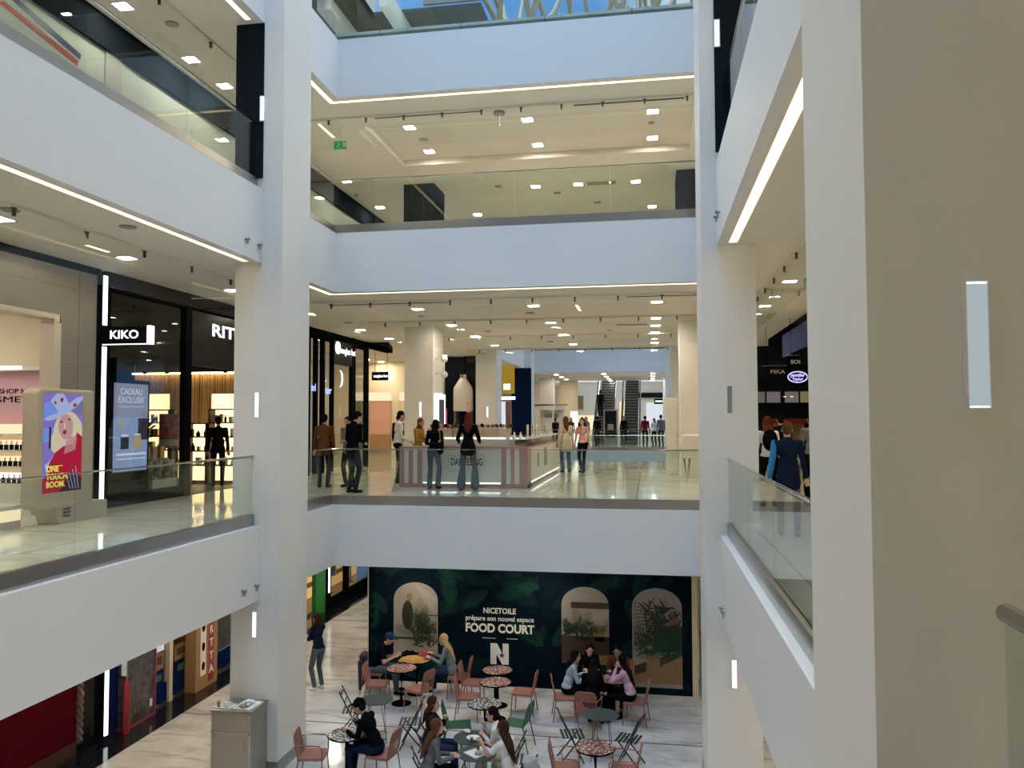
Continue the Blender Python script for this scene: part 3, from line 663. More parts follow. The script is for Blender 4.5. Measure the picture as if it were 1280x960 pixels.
poster([(.15, .92), (.30, 1.0), (.48, 1.0), (.58, .93), (.66, .86), (.36, .80), (.28, .86)], 'ad_hat', 5, name='printed_hat')
poster([(-.0, .735), (.14, .775), (.34, .80), (.62, .90), (.82, .96), (1, .985), (1, .95), (.80, .86), (.56, .79), (.34, .745), (.12, .72)], 'ad_hat', 6)
poster([(.56, .80), (.80, .87), (1, .95), (1, .78), (.86, .80), (.70, .82)], 'ad_hat_shade', 4)
poster(oval(.44, .935, .045, .022, 12, rot=.9), 'ad_lips', 7); poster(oval(.27, .905, .025, .02, 12, rot=.9), 'ad_lips', 7); poster(oval(.78, .885, .05, .018, 12, rot=.3), 'ad_lips', 7)
poster(oval(.53, .605, .055, .022, 14, rot=.3), 'ad_lips', 6, name='printed_lips')
poster(oval(.44, .71, .035, .009, 10, rot=.3), 'ad_dark', 6); poster(oval(.64, .735, .035, .009, 10, rot=.3), 'ad_dark', 6)
poster([(.50, .645), (.535, .72), (.55, .72), (.545, .645)], 'ad_hair', 6)
poster([(.14, .44), (.19, .44), (.19, .66), (.14, .66)], 'ad_dark', 3)
poster([(.08, .262), (.50, .262), (.50, .268), (.08, .268)], 'ad_yellow', 6)
for k, s_ in enumerate(('ONE', 'TOUCH.', 'BOOM.')): text(s_, .125, (PX+.006, PY0+.07, PZ0+PH*(.235-k*.078)), RX, 'ad_yellow', adbg, depth=.001, align='LEFT', bold=.003)
# --- vertical light strips and projecting sign
def vstrip(label, x, y, segs, w=.045):
    t = thing('vertical_light_strip', label, 'light strip', (x, y, segs[0][0]), group='white vertical light strips')
    MB().box(-.06, -.0, -w-.03, w+.03, 0, segs[-1][1]-segs[0][0]).build('housing', 'black_metal', t)
    for a, b_ in segs: MB().box(0, .03, -w, w, a-segs[0][0], b_-segs[0][0]).build('diffuser', 'led_white', t)
vstrip('tall white light strip between the two nearest shop fronts, middle floor', XS+.03, 13.02, ((.08, 2.93), (3.32, 4.22)))
t = thing('projecting_sign', 'black projecting shop sign with four glowing capital letters KIKO', 'sign', (-9.2, 13.02, 3.12))
sb = part(MB().box(-9.75, -8.82, 12.96, 13.08, 2.97, 3.28), 'box', 'black_metal', t, bevel=.005)
part(MB().box(-8.82, -8.76, 12.955, 13.085, 2.96, 3.29), 'lit_edge', 'led_white', t); part(MB().box(-9.7, -8.82, 12.955, 12.975, 2.955, 2.97), 'lit_underline', 'led_white', t)
text('KIKO', .21, (-9.27, 12.955, 3.13), RY, 'letter_glow', sb, width=.56, bold=.003)
# --- bath shop (black)
t = thing('storefront', 'black framed glass shop front with glowing RITU sign letters', 'shop front', (XS, 16, 0))
part(MB().box(XS-.1, XS+.02, 12.87, 13.0-.06, 0, C1).box(XS-.1, XS+.02, 13.1, 13.22, 0, C1).box(XS-.1, XS+.03, 15.64, 15.86, 0, C1).box(XS-.1, XS+.02, 13.2, 21.9, 3.98, C1).box(XS-.1, XS+.0, 13.2, 15.7, 0, .22).box(XS-.1, XS+.0, 19.6, 21.9, 0, C1), 'frame', 'black_metal', t)
sb = part(MB().box(XS-.04, XS+.02, 15.86, 21.9, 2.78, 4.0), 'sign_band', 'black_gloss', t)
part(MB().box(XS-.05, XS-.04, 13.22, 15.64, .22, 3.98), 'glass_pane', 'shop_glass', t)
text('RITUALS', .38, (XS+.035, 17.95, 3.62), RX, 'letter_glow', sb, width=2.6, bold=.008)
sboxes('ceiling', [(-15, XS-.05, 13, 21.9, 3.98, 4.02)], 'black_metal')
sboxes('floor', [(-15, XS-.02, 13, 21.9, .0, .01)], 'dark_wood')
sboxes('wall_shop', [(-15, XS-.1, 21.5, 21.6, 2.98, C1)], 'black_metal')
wood('slat_wood', (.42, .26, .12), (.62, .42, .22), 9, .5, 2)
t = thing('slatted_wall', 'warm lit vertical wood slat wall inside the black shop', 'wall panel', (-12.4, 21.4, 0))
b = MB()
for k in range(64): b.box(-14.9+k*.08, -14.9+k*.08+(.055 if k % 3 else .07), 21.36-.012*(k % 2), 21.5, 0, 2.95)
part(b, 'slats', 'slat_wood', t); part(MB().box(-14.9, -9.9, 21.22, 21.27, 2.93, 2.98), 'light_line', emis('slat_light', (1, .68, .32), 9), t)
sboxes('wall_shop', [(-14.98, -14.94, 13.0, 21.4, 0, 3.98), (-14.98, XS-.1, 13.0, 13.02, 0, 3.98)], 'black_metal')
def track_spot(x, y, z, label):
    t = thing('track_spotlight', label, 'spotlight', (x, y, z), group='spotlights in the black shop')
    MB().cyl((0, 0, 0), (0, 0, -.12), .012, 8).build('stem', 'black_metal', t); MB().cyl((0, -.05, -.12), (0, .06, -.24), .055, 12, r2=.065).build('head', 'black_metal', t, smooth=True)
for k, x in enumerate((-14.3, -13.6, -12.9, -11.8, -11.3, -10.6, -10.15)): track_spot(x, 20.9, 3.2, f'black track spotlight in front of the slatted wall, {ORD[k]} from the left')
tag(MB().box(-14.9, -9.95, 20.88, 20.92, 3.2, 3.24).box(-14.6, -14.58, 20.89, 20.91, 3.24, 3.985).box(-12.4, -12.38, 20.89, 20.91, 3.24, 3.985).box(-10.3, -10.28, 20.89, 20.91, 3.24, 3.985).build('light_track', 'black_metal'), 'black ceiling track carrying the spotlights', 'lighting track')
for k, (x, y) in enumerate(((-14, 17.5), (-13.2, 19.4), (-12.7, 19.4), (-13.0, 16.5), (-11.5, 18))): disc(x, y, 3.98, f'glowing round spot in the black shop ceiling, {ORD[k]} from the left', .06, 'white_glow')
rp = random.Random(3)
def shelf_unit(x0, x1, y, levels, label, seed, glowm='shelf_glow', top=None):
    t = thing('display_shelf', 'tall '+label+' inside the black shop', 'shelf', ((x0+x1)/2, y, .01))
    rnd = random.Random(seed); n = len(levels)
    part(MB().box(x0, x0+.03, y-.3, y, 0, levels[-1]+.32).box(x1-.03, x1, y-.3, y, 0, levels[-1]+.32).box(x0, x1, y-.3, y, levels[-1]+.30, levels[-1]+.33), 'frame', 'dark_wood', t)
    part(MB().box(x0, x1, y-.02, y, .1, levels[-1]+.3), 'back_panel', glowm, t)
    for z in levels: part(MB().box(x0+.03, x1-.03, y-.3, y-.02, z-.03, z), 'shelf', 'dark_wood', t)
    g = f'goods on {label}'[:60]
    for z in levels:
        x = x0+.08; k = 0
        while x < x1-.12:
            w = rnd.choice((.07, .09, .12)); h = rnd.choice((.1, .14, .18, .2)); kd = rnd.random()
            mm = rnd.choice(('cream_wall', 'white_gloss', 'gold', 'dark_green_metal', 'black_gloss', 'pillar_cream'))
            b = MB()
            if kd < .5: b.box(x, x+w, y-.24, y-.24+w, z, z+h); nm, cat = 'gift_box', 'box'
            else: b.lathe([(w*.42, 0), (w*.45, h*.6), (w*.2, h*.75), (w*.2, h)], (x+w/2, y-.2, z), 12); nm, cat = 'cosmetic_jar', 'jar'
            tag(b.build(nm, mm, smooth=kd >= .5), f'{ {"cream_wall":"cream","white_gloss":"white","gold":"golden","dark_green_metal":"dark green","black_gloss":"black","pillar_cream":"beige"}[mm]} {"box" if kd < .5 else "jar"} on {label}, {["bottom","second","third","top"][levels.index(z)]} board, {ORD[min(k, 19)]} from left', cat, g)
            x += w+rnd.uniform(.03, .1); k += 1
shelf_unit(-10.75, -9.95, 18.6, [.5, .85, 1.2, 1.55], 'dark shelf by the employee', 1)
shelf_unit(-11.35, -10.8, 18.6, [.5, .85, 1.2], 'dark shelf by the pink poster', 2)
shelf_unit(-13.0, -12.2, 19.2, [.5, .85, 1.2, 1.55], 'dark shelf behind the screen', 5)
shelf_unit(-12.15, -11.6, 19.2, [.5, .85, 1.2], 'shelf behind the gift table', 6)
tag(MB().box(-12.9, -12.25, 18.95, 19.0, 1.88, 2.28).build('light_box', 'shelf_glow'), 'small glowing cream light box on top of the dark shelf', 'light box')
tag(MB().box(-10.7, -10.0, 18.36, 18.4, 1.88, 2.25).build('light_box', 'shelf_glow'), 'glowing light box above the stepped shelf near the column', 'light box')
t = thing('gift_table', 'low dark table covered with golden boxes inside the black shop', 'table', (-11.0, 15.8, 0.01))
part(MB().box(-11.6, -10.5, 15.4, 16.3, .72, .76), 'tabletop', 'dark_wood', t); part(MB().box(-11.5, -10.6, 15.5, 16.2, .1, .72), 'base', 'dark_wood', t)
k = 0
for i in range(6):
    for j in range(3):
        x, y = -11.5+i*.17, 15.5+j*.26; h = .10+.16*((i*7+j*3) % 3)/2
        tag(MB().box(x, x+.12, y, y+.15, .76+.01, .77+h).build('gift_box', ['pillar_cream', 'gold', 'cream_wall'][(i+j) % 3]), f'{["beige","golden","cream"][(i+j) % 3]} gift box on the low dark table, {["front","middle","back"][j]} row, {ORD[i]} from the left', 'box', 'gift boxes on the low table')
t = thing('dried_arrangement', 'brown dried leaf arrangement standing among the gift boxes', 'decoration', (-11.75, 16.9, .01))
part(MB().cyl((-11.75, 16.9, .01), (-11.75, 16.9, 1.1), .12, 12, r2=.07), 'vase', 'dark_wood', t, smooth=True)
b = MB()
for k in range(46):
    a, e = rp.uniform(0, 2*PI), rp.uniform(.1, 1.3); r = rp.uniform(.3, .75); d = Vector((math.cos(a)*math.cos(e), math.sin(a)*math.cos(e), math.sin(e)))
    b.flat(Vector((-11.75, 16.9, 1.15))+d*.1, Vector((-11.75, 16.9, 1.15))+d*r, .07, .01)
part(b, 'leaves', mat('dried_leaf', (.22, .11, .05), .8), t)
t = thing('digital_screen', 'black upright screen showing two candles on pale blue', 'screen', (-9.98, 14, 0.0))
part(MB().box(-10.16, -9.92, 13.27, 14.70, 0, 2.38), 'casing', 'black_gloss', t, bevel=.01)
scr = None
def sc(y0, y1, z0, z1, m, lay, nm='picture_area'): return part(MB().box(-9.92, -9.918+lay*.001, y0, y1, z0, z1), nm, m, scr or t)
scr = sc(13.60, 14.64, .62, 2.31, 'screen_blue', 0, 'screen'); sc(13.60, 14.64, 1.66, 2.31, 'screen_grey', 1); sc(14.34, 14.64, 1.22, 1.64, 'screen_dark', 1)
sc(13.82, 14.06, 1.05, 1.28, 'screen_dark', 2, 'candle_picture'); sc(14.2, 14.44, 1.05, 1.30, 'screen_gold', 2, 'candle_picture'); sc(13.70, 14.60, .93, .97, 'screen_white', 2); sc(13.70, 14.60, .85, .87, 'screen_white', 2)
sc(13.84, 14.04, 1.29, 1.33, 'screen_white', 2); sc(14.22, 14.42, 1.31, 1.34, 'screen_white', 2)
sc(13.76, 13.90, 1.45, 1.6, 'screen_gold', 2)
text('CADEAU', .17, (-9.915, 14.12, 2.15), RX, 'screen_white', scr, width=.66, depth=.002); text('EXCLUSIF', .17, (-9.915, 14.12, 1.99), RX, 'screen_white', scr, width=.78, depth=.002)
part(MB().box(-9.92, -9.914, 13.74, 14.5, 1.86, 1.87), 'picture_area', 'screen_white', scr)
t = thing('flower_planter', 'white box planter full of cream blossoms behind the black shop glass', 'planter', (-10.05, 15.15, .01))
part(MB().box(-10.25, -9.86, 14.75, 15.6, .22, .40), 'box', 'white_gloss', t); part(MB().box(-10.2, -9.9, 14.8, 14.86, .01, .22).box(-10.2, -9.9, 15.48, 15.54, .01, .22), 'foot', 'white_gloss', t)
b = MB()
for k in range(150):
    c = (rp.uniform(-10.25, -9.88), rp.uniform(14.75, 15.6), rp.uniform(.42, .78)); r = rp.uniform(.03, .06); b.ell(c, (r, r, r), n=8)
part(b, 'blossom', mat('blossom_cream', (.60, .58, .42), .8), t, smooth='all')
b = MB()
for k in range(60):
    c = Vector((rp.uniform(-10.25, -9.88), rp.uniform(14.75, 15.6), .4)); b.flat(c, c+Vector((rp.uniform(-.08, .06), rp.uniform(-.1, .1), rp.uniform(.1, .35))), .05, .006)
part(b, 'foliage', 'green_leaf', t)
t = thing('poster_stand', 'pink floral poster on a dark stand inside the black shop entrance', 'poster', (-11.1, 17.2, .01))
part(MB().box(-11.35, -10.85, 17.2, 17.24, .95, 1.75), 'poster', 'hot_pink_soft' if False else mat('floral_pink', (.62, .16, .2), .6, var=.5, vscale=9), t); part(MB().box(-11.35, -10.85, 17.195, 17.2, 1.0, 1.15), 'poster_strip', 'white_gloss', t)
part(MB().box(-11.32, -11.27, 17.2, 17.25, .01, .95).box(-10.93, -10.88, 17.2, 17.25, .01, .95).box(-11.35, -10.85, 17.1, 17.35, .01, .04), 'stand', 'dark_wood', t)
for x, lx in ((-13.2, 1), (-11.4, 2)): pass
# --- sunglasses shop
t = thing('storefront', 'black framed sunglasses shop front with round white logo', 'shop front', (XS, 24.5, 0))
ps = [21.95, 22.55, 23.0, 23.75, 25.7, 26.72]
b = MB()
for y, w in ((21.9, .12), (22.45, .1), (22.95, .12), (23.7, .08), (25.35, .30), (26.72, .2)): b.box(XS-.1, XS+.03, y, y+w, 0, C1)
b.box(XS-.1, XS+.0, 21.9, 26.9, 4.02, C1); part(b, 'frame', 'black_metal', t)
sb = part(MB().box(XS-.04, XS+.02, 23.7, 25.6, 3.35, 4.1), 'sign_band', 'black_gloss', t)
part(MB().box(XS-.05, XS-.04, 22, 26.8, .1, 4.0), 'glass_pane', 'shop_glass', t)
part(MB().prism([(XS, 26.9), (-9.0, 26.9), (-9.5, 28.9), (XS, 28.9)], (0, 0, 4.1), (1, 0, 0), (0, 1, 0), (0, 0, 1), .21), 'canopy', 'black_metal', t)
b = MB(); b.prism([(.2*math.cos(a*PI/12), .2*math.sin(a*PI/12)) for a in range(24)], (XS+.02, 24.08, 3.88), (0, 1, 0), (0, 0, 1), (1, 0, 0), .02); part(b, 'logo_disc', 'letter_glow', sb)
text('sunglass hut', .3, (XS+.03, 24.95, 3.82), RX, 'letter_glow', sb, width=1.3, bold=.002)
text('sol', .3, (XS+.0, 22.3, 2.55), RX, 'blue_glow', t, width=.3, bold=.008); text('ter', .3, (XS+.0, 23.4, 2.5), RX, 'blue_glow', t, width=.5, bold=.008)
b = MB(); b.prism([(.28*math.cos(a), .28*math.sin(a)) for a in [(-PI/2+PI*k/12) for k in range(13)]]+[(.17*math.cos(a)+.02, .26*math.sin(a)) for a in [(PI/2-PI*k/12) for k in range(13)]], (XS-.3, 25.0, 2.95), (0, 1, 0), (0, 0, 1), (1, 0, 0), .04); part(b, 'crescent_sign', 'letter_glow', t)
sboxes('wall_shop', [(-13, -9.85, 21.62, 21.7, 0, C1)], 'off_white')
sboxes('ceiling', [(-13, XS-.1, 21.9, 26.8, 4.02, 4.06)], 'ceiling_paint')
tag(MB().box(-10.7, -10.5, 22.9, 23.3, 0, 2.6).build('display_column', mat('deep_pink', (.40, .05, .14), .5)), 'deep pink column inside the sunglasses shop', 'display')
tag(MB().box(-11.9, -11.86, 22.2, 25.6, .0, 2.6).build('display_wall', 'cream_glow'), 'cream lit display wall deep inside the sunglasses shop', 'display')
tag(MB().box(-11.2, -10.9, 24.4, 25.2, .0, 1.05).box(-11.25, -10.85, 24.35, 25.25, 1.05, 1.1).build('sales_counter', 'off_white'), 'pale counter inside the sunglasses shop', 'counter')
t = thing('projecting_sign', 'black projecting sign of the sunglasses shop with small white letters', 'sign', (-9.5, 27.4, 3.2))
part(MB().box(XS, -9.12, 27.3, 27.42, 3.0, 3.3), 'box', 'black_metal', t); part(MB().box(-9.12, -9.05, 27.29, 27.43, 2.98, 3.32), 'lit_edge', 'led_white', t); text('sunglass hut', .13, (-9.42, 27.295, 3.15), RY, 'letter_glow', t, width=.52, bold=.004)
part(MB().cyl((-9.65, 27.36, 3.3), (-9.65, 27.36, 4.1), .01, 6).cyl((-9.2, 27.36, 3.3), (-9.2, 27.36, 4.1), .01, 6), 'rod', 'black_metal', t)
# --- cross corridor behind the sunglasses shop
t = thing('storefront', 'bright cream shop front at the end of the cross corridor', 'shop front', (-12.3, 36.5, 0))
part(MB().box(-15, -9.2, 36.6, 36.7, 2.9, C1).box(-15, -14.2, 36.6, 36.7, 0, 2.9).box(-12.05, -11.7, 36.55, 36.7, 0, 2.9), 'wall', 'warm_wall', t)
part(MB().box(-14.2, -9.2, 36.58, 36.6, 2.5, 2.9), 'light_band', 'cream_glow', t)
part(MB().box(-14.1, -13.3, 36.7, 36.75, .2, 2.5), 'green_poster', mat('moss', (.16, .22, .12), .6), t)
part(MB().box(-13.2, -12.15, 36.7, 36.75, .9, 2.5), 'pink_poster', mat('salmon', (.75, .42, .32), .6), t)
part(MB().box(-13.2, -12.15, 36.65, 36.75, 0, .9), 'counter', mat('oak', (.42, .25, .12), .5), t)
part(MB().box(-11.7, -9.2, 36.6, 36.7, 0, 2.9), 'side_wall', 'warm_wall', t)
part(MB().box(-10.4, -10.3, 36.58, 36.6, 1.3, 1.9), 'small_sign', 'terracotta', t)
for k in range(2):
    t = thing('cafe_stool', f'thin pale stool against the cream corridor wall, {["left","right"][k]} one', 'stool', (-11.3+k*.5, 36, 0)); b = MB(); b.lathe([(.17, 0), (.17, .03)], (0, 0, .66), 14); b.build('seat', 'dark_wood', t)
    for a in range(4): MB().cyl((.1*math.cos(a*PI/2), .1*math.sin(a*PI/2), .66), (.18*math.cos(a*PI/2), .18*math.sin(a*PI/2), 0), .012, 6).build('leg', 'dark_steel', t)
sboxes('wall_corridor', [(-9.35, -8.6, 33.0, 33.2, 0, C1)], 'off_white')
# ================================================================ upper floor, left
XU = -9.2
t = thing('shop_hoarding', 'pale hoarding with a red and navy diagonal stripe on the upper left gallery', 'hoarding', (XU, 11, F2))
part(MB().box(XU-.08, XU, 6, 12.2, F2, 7.98), 'panel', 'upper_hoarding', t)
b = MB(); b.prism([(10.25, 8.02), (10.42, 8.15), (11.98, 7.6), (11.98, 7.42)], (XU, 0, 0), (0, 1, 0), (0, 0, 1), (1, 0, 0), .004)
def onXU(u, v):
    d = rr*((u-640)/F0)-uu*((v-480)/F0)+fw; k = XU/d.x; return (d.y*k, CZ+d.z*k)
part(MB().prism([onXU(-2, 3), onXU(5, 3-2), onXU(98, 76), onXU(97, 83)], (XU, 0, 0), (0, 1, 0), (0, 0, 1), (1, 0, 0), .004), 'red_stripe', mat('stripe_red', (.28, .03, .03), .4), t)
part(MB().prism([onXU(8, -6), onXU(17, -6), onXU(101, 68), onXU(100, 75)], (XU, 0, 0), (0, 1, 0), (0, 0, 1), (1, 0, 0), .004), 'navy_stripe', mat('stripe_navy', (.01, .025, .10), .4), t)
tag(MB().box(XU-.12, XU+.03, 12.2, 12.62, F2, 7.98).build('pilaster', 'vent_grey'), 'grey pilaster beside the striped hoarding', 'pilaster')
t = thing('shop_hoarding', 'plain pale panelled hoarding between pilaster and left column, upper gallery', 'hoarding', (XU, 17, F2))
part(MB().box(XU-.08, XU, 12.62, 25.9, F2, 7.98), 'panel', 'upper_hoarding', t)
b = MB()
for (y0, y1, z0, z1) in ((12.9, 14.6, 6.0, 7.0), (15.2, 16.6, 6.0, 7.3), (17.0, 18.8, 6.0, 7.4)):
    b.box(XU, XU+.02, y0, y1, z1-.03, z1).box(XU, XU+.02, y0, y1, z0, z0+.03).box(XU, XU+.02, y0, y0+.03, z0, z1).box(XU, XU+.02, y1-.03, y1, z0, z1)
part(b, 'panel_frame', 'vent_grey', t)
part(MB().box(XU+.0, XU+.02, 17.3, 17.75, F2, 7.3), 'door_leaf', 'speaker_grey', t)
tag(MB().box(XU-.1, XU+.06, -2, 30, 7.98, C2).build('sign_band', 'black_clad'), 'long dark sign band above the upper left hoardings', 'sign band')
tag(MB().box(-16, XU-.1, 26, 26.1, F2, C2).build('side_wall', 'cream_wall'), 'cream side wall past the upper hoardings', 'wall')
sboxes('wall_upper', [(-16, 9, 31.1, 31.2, F2, C2)], 'cream_wall')
# ================================================================ ground floor, left shops
XG = -10.1
t = thing('storefront', 'dark red ground-floor shop front framed with twisted rope', 'shop front', (XG, 11, G))
part(MB().box(XG-.1, XG, 6, 13.0, G+.25, G+1.42), 'red_panel', 'dark_red', t)
part(MB().box(XG-.1, XG+.02, 6, 13.0, G, G+.25), 'plinth', 'dark_wood', t)
part(MB().box(XG-.1, XG+.01, 6, 13.0, G+1.42, G+1.52), 'rail', 'black_gloss', t)
part(MB().box(XG-.1, XG+.0, 6, 13.0, G+1.52, G+2.86), 'upper_band', mat('gilded_dark', (.10, .085, .05), .35, var=.9, vscale=14), t)
def rope(p, q, r, par):
    p, q = Vector(p), Vector(q); d = q-p; n = int(d.length/.06); a, b_, dn = frame(d); B = MB()
    for s_ in (0, PI):
        B.tube([p+d*(k/n/2)+(a*math.cos(k*.7+s_)+b_*math.sin(k*.7+s_))*r*.5 for k in range(n*2+1)], r*.6, 6)
    part(B, 'rope', mat('rope_tan', (.16, .10, .07), .8) if 'rope_tan' not in M else 'rope_tan', par, smooth='all')
rope((XG+.04, 13.04, G+.2), (XG+.04, 13.04, G+2.8), .06, t); rope((XG+.04, 7, G+1.2), (XG+.04, 13, G+1.5), .03, t)
tag(MB().box(XG-.1, XG+.02, 13.1, 13.56, G, C0).box(XG+.02, XG+.03, 13.2, 13.35, G+1.7, G+2.1).build('black_pier', 'black_gloss'), 'black pier between the red shop and the white light strip, ground floor', 'pier')
vstrip('white vertical light strip beside the blue ground-floor shop', -9.98, 13.62, ((G+.12, G+1.55), (G+1.57, C0-.1)), .04)
t = thing('storefront', 'blue fronted ground-floor shop with busy window posters', 'shop front', (XG, 17, G))
part(MB().box(XG-.1, XG, 13.72, 15.2, G, C0).box(XG-.1, XG, 15.2, 21.3, G, G+.42), 'blue_panel', 'blue_panel', t)
part(MB().box(XG-.1, XG+.02, 15.2, 21.3, G+.0, G+.06), 'plinth', 'steel', t)
part(MB().box(XG-.1, XG+.06, 15.72, 15.84, G, C0), 'post', 'pillar_cream', t); part(MB().box(XG-.1, XG+.02, 18.9, 19.0, G, C0), 'post', 'pillar_cream', t)
collage = blotch('window_collage', (.05, .045, .05), (.16, .14, .15), 6, .12)
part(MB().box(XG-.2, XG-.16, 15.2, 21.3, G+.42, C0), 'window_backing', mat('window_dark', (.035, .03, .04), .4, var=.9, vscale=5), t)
part(MB().box(XG-.04, XG-.03, 15.2, 21.3, G+.42, C0), 'glass_pane', 'shop_glass', t)
t = thing('poster_stand', 'tall dark collage poster box with magenta edge on the ground floor', 'poster', (XG+.2, 14.6, G))
part(MB().box(XG+.005, XG+.16, 14.12, 15.05, G+.05, G+2.4), 'poster_box', mat('collage', (.07, .06, .065), .4, var=.9, vscale=7), t)
part(MB().box(XG, XG+.18, 15.05, 15.08, G+.03, G+2.42).box(XG, XG+.18, 14.1, 15.08, G+.0, G+.05), 'edge', 'magenta', t)
part(MB().box(XG+.16, XG+.165, 14.3, 14.7, G+1.75, G+2.05), 'printed_patch', 'terracotta', t); part(MB().box(XG+.16, XG+.165, 14.4, 14.8, G+1.35, G+1.5), 'printed_patch', 'vent_grey', t); part(MB().box(XG+.16, XG+.165, 14.2, 14.32, G+.1, G+.35), 'printed_patch', 'green_metal', t)
part(MB().box(XG+.16, XG+.165, 14.9, 14.98, G+.2, G+.35), 'printed_patch', 'paper', t)
t = thing('red_cylinder', 'tall red cylinder stand at the corner of the collage poster', 'stand', (XG+.24, 14.05, G))
MB().lathe([(.058, 0), (.058, .95), (.035, 1.0)], n=18).build('tube', 'red', t, smooth=True); MB().box(-.05, .05, -.09, -.085, 1.1, 1.5).build('card', 'paper', t)
MB().cyl((0, 0, 1.0), (0, 0, 1.6), .02, 8).build('neck', 'steel', t)
def crate(y, z, w, h, m, label, d=.25):
    t = thing('boxed_toy', label, 'box', (XG-.02, y, z), group='boxes in the blue shop window'); bx_ = MB().box(-.12, 0, -w/2, w/2, 0, h).build('box', m, t); MB().box(0, .004, -w/3, w/3, h*.3, h*.75).build('printed_label', {'picture_wood': 'dark_wood', 'red': 'paper', 'blue_panel': 'green_metal', 'cardboard': 'black_gloss'}.get(m, 'paper'), bx_)
wb = [(15.42, .42, .42, .30, 'blue_panel', 'lowest blue'), (15.42, .74, .42, .36, 'picture_wood', 'yellow wood-look'), (15.42, 1.12, .42, .1, 'screen_white', 'pale narrow'), (15.4, 1.24, .2, .34, 'red', 'small red'), (15.42, 1.6, .4, .5, 'window_collage', 'speckled'),
      (16.3, .42, .5, .30, 'blue_panel', 'long blue'), (16.3, .75, .55, .34, 'picture_wood', 'wide yellow wood-look'), (16.4, 1.15, .3, .3, 'red', 'round red'), (16.25, 1.5, .6, .55, 'grey_clad', 'grey figure'), (20.3, 1.1, .4, .36, 'picture_wood', 'far yellow'), (19.6, .8, .6, .3, 'grey_clad', 'far grey'), (19.5, 1.3, .5, .6, 'window_collage', 'far speckled')]
for y, z, w, h, m, nm in wb: crate(y, G+z, w, h, m, f'{nm} packaged box in the blue ground-floor shop window')
t = thing('tall_carton', 'tall brown carton with white and red vertical strips leaning on the window', 'carton', (XG+.25, 18.0, G))
ct = part(MB().box(XG+.04, XG+.3, 16.32, 17.2, G, G+2.5), 'carton', 'cardboard', t)
part(MB().box(XG+.3, XG+.305, 16.5, 16.72, G+.3, G+2.5), 'white_strip', 'paper', ct); part(MB().box(XG+.3, XG+.305, 16.82, 17.04, G+.1, G+2.5), 'red_strip', 'red', ct)
for k in range(5): part(MB().ell((XG+.306, 16.61, G+.5+k*.42), (.004, .07, .1), n=10), 'printed_figure', 'dark_red', ct)
for k, ch in enumerate('ATTRAPE'): text(ch, .24, (XG+.31, 16.93, G+.35+k*.29), RX, 'paper', t, bold=.006, depth=.002)
# beyond the left column
t = thing('storefront', 'black framed clothes shop with golden lit window on the ground floor', 'shop front', (-10.0, 26, G))
part(MB().box(-10.1, -9.98, 23.1, 23.85, G, C0), 'green_panel', 'green_panel', t)
part(MB().box(-10.1, -9.95, 23.85, 29.8, G, G+.28).box(-10.1, -9.95, 25.55, 25.75, G, C0).box(-10.1, -9.95, 28.0, 28.2, G, C0).box(-10.1, -9.95, 24.1, 24.22, G, C0), 'frame', 'black_metal', t)
part(MB().box(-10.06, -10.05, 24.2, 29.8, G+.28, C0), 'glass_pane', 'shop_glass', t)
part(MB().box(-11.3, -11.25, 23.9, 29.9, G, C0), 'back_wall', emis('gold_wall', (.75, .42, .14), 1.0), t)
b = MB()
for k in range(5): b.box(-11.24, -10.95, 24.3, 28.6, G+.5+k*.5, G+.52+k*.5)
part(b, 'shelf', 'dark_wood', t)
vstrip('white vertical light strip beside the golden lit clothes window, ground floor', -9.93, 23.98, ((G+.55, G+2.75),), .035)
for k, y in enumerate((25.0, 26.9)):
    t = thing('mannequin', f'{["grey","black"][k]} dressed mannequin in the golden lit window', 'mannequin', (-10.35, y, G+.3)); m = ['vent_grey', 'black_metal'][k]
    MB().lathe([(.05, .0), (.16, .01), (.03, .05), (.03, .6)], n=12).build('stand', 'dark_steel', t, smooth=True)
    MB().lathe([(.1, .55), (.26, .6), (.2, 1.0), (.13, 1.2), (.19, 1.45), (.17, 1.55), (.05, 1.62), (.045, 1.68)], n=16).build('dress', m, t, smooth=True); MB().ell((0, 0, 1.8), (.085, .1, .12)).build('head', m, t, smooth='all')
for x, y, k in ((-8.1, 23.4, 0), ): pass
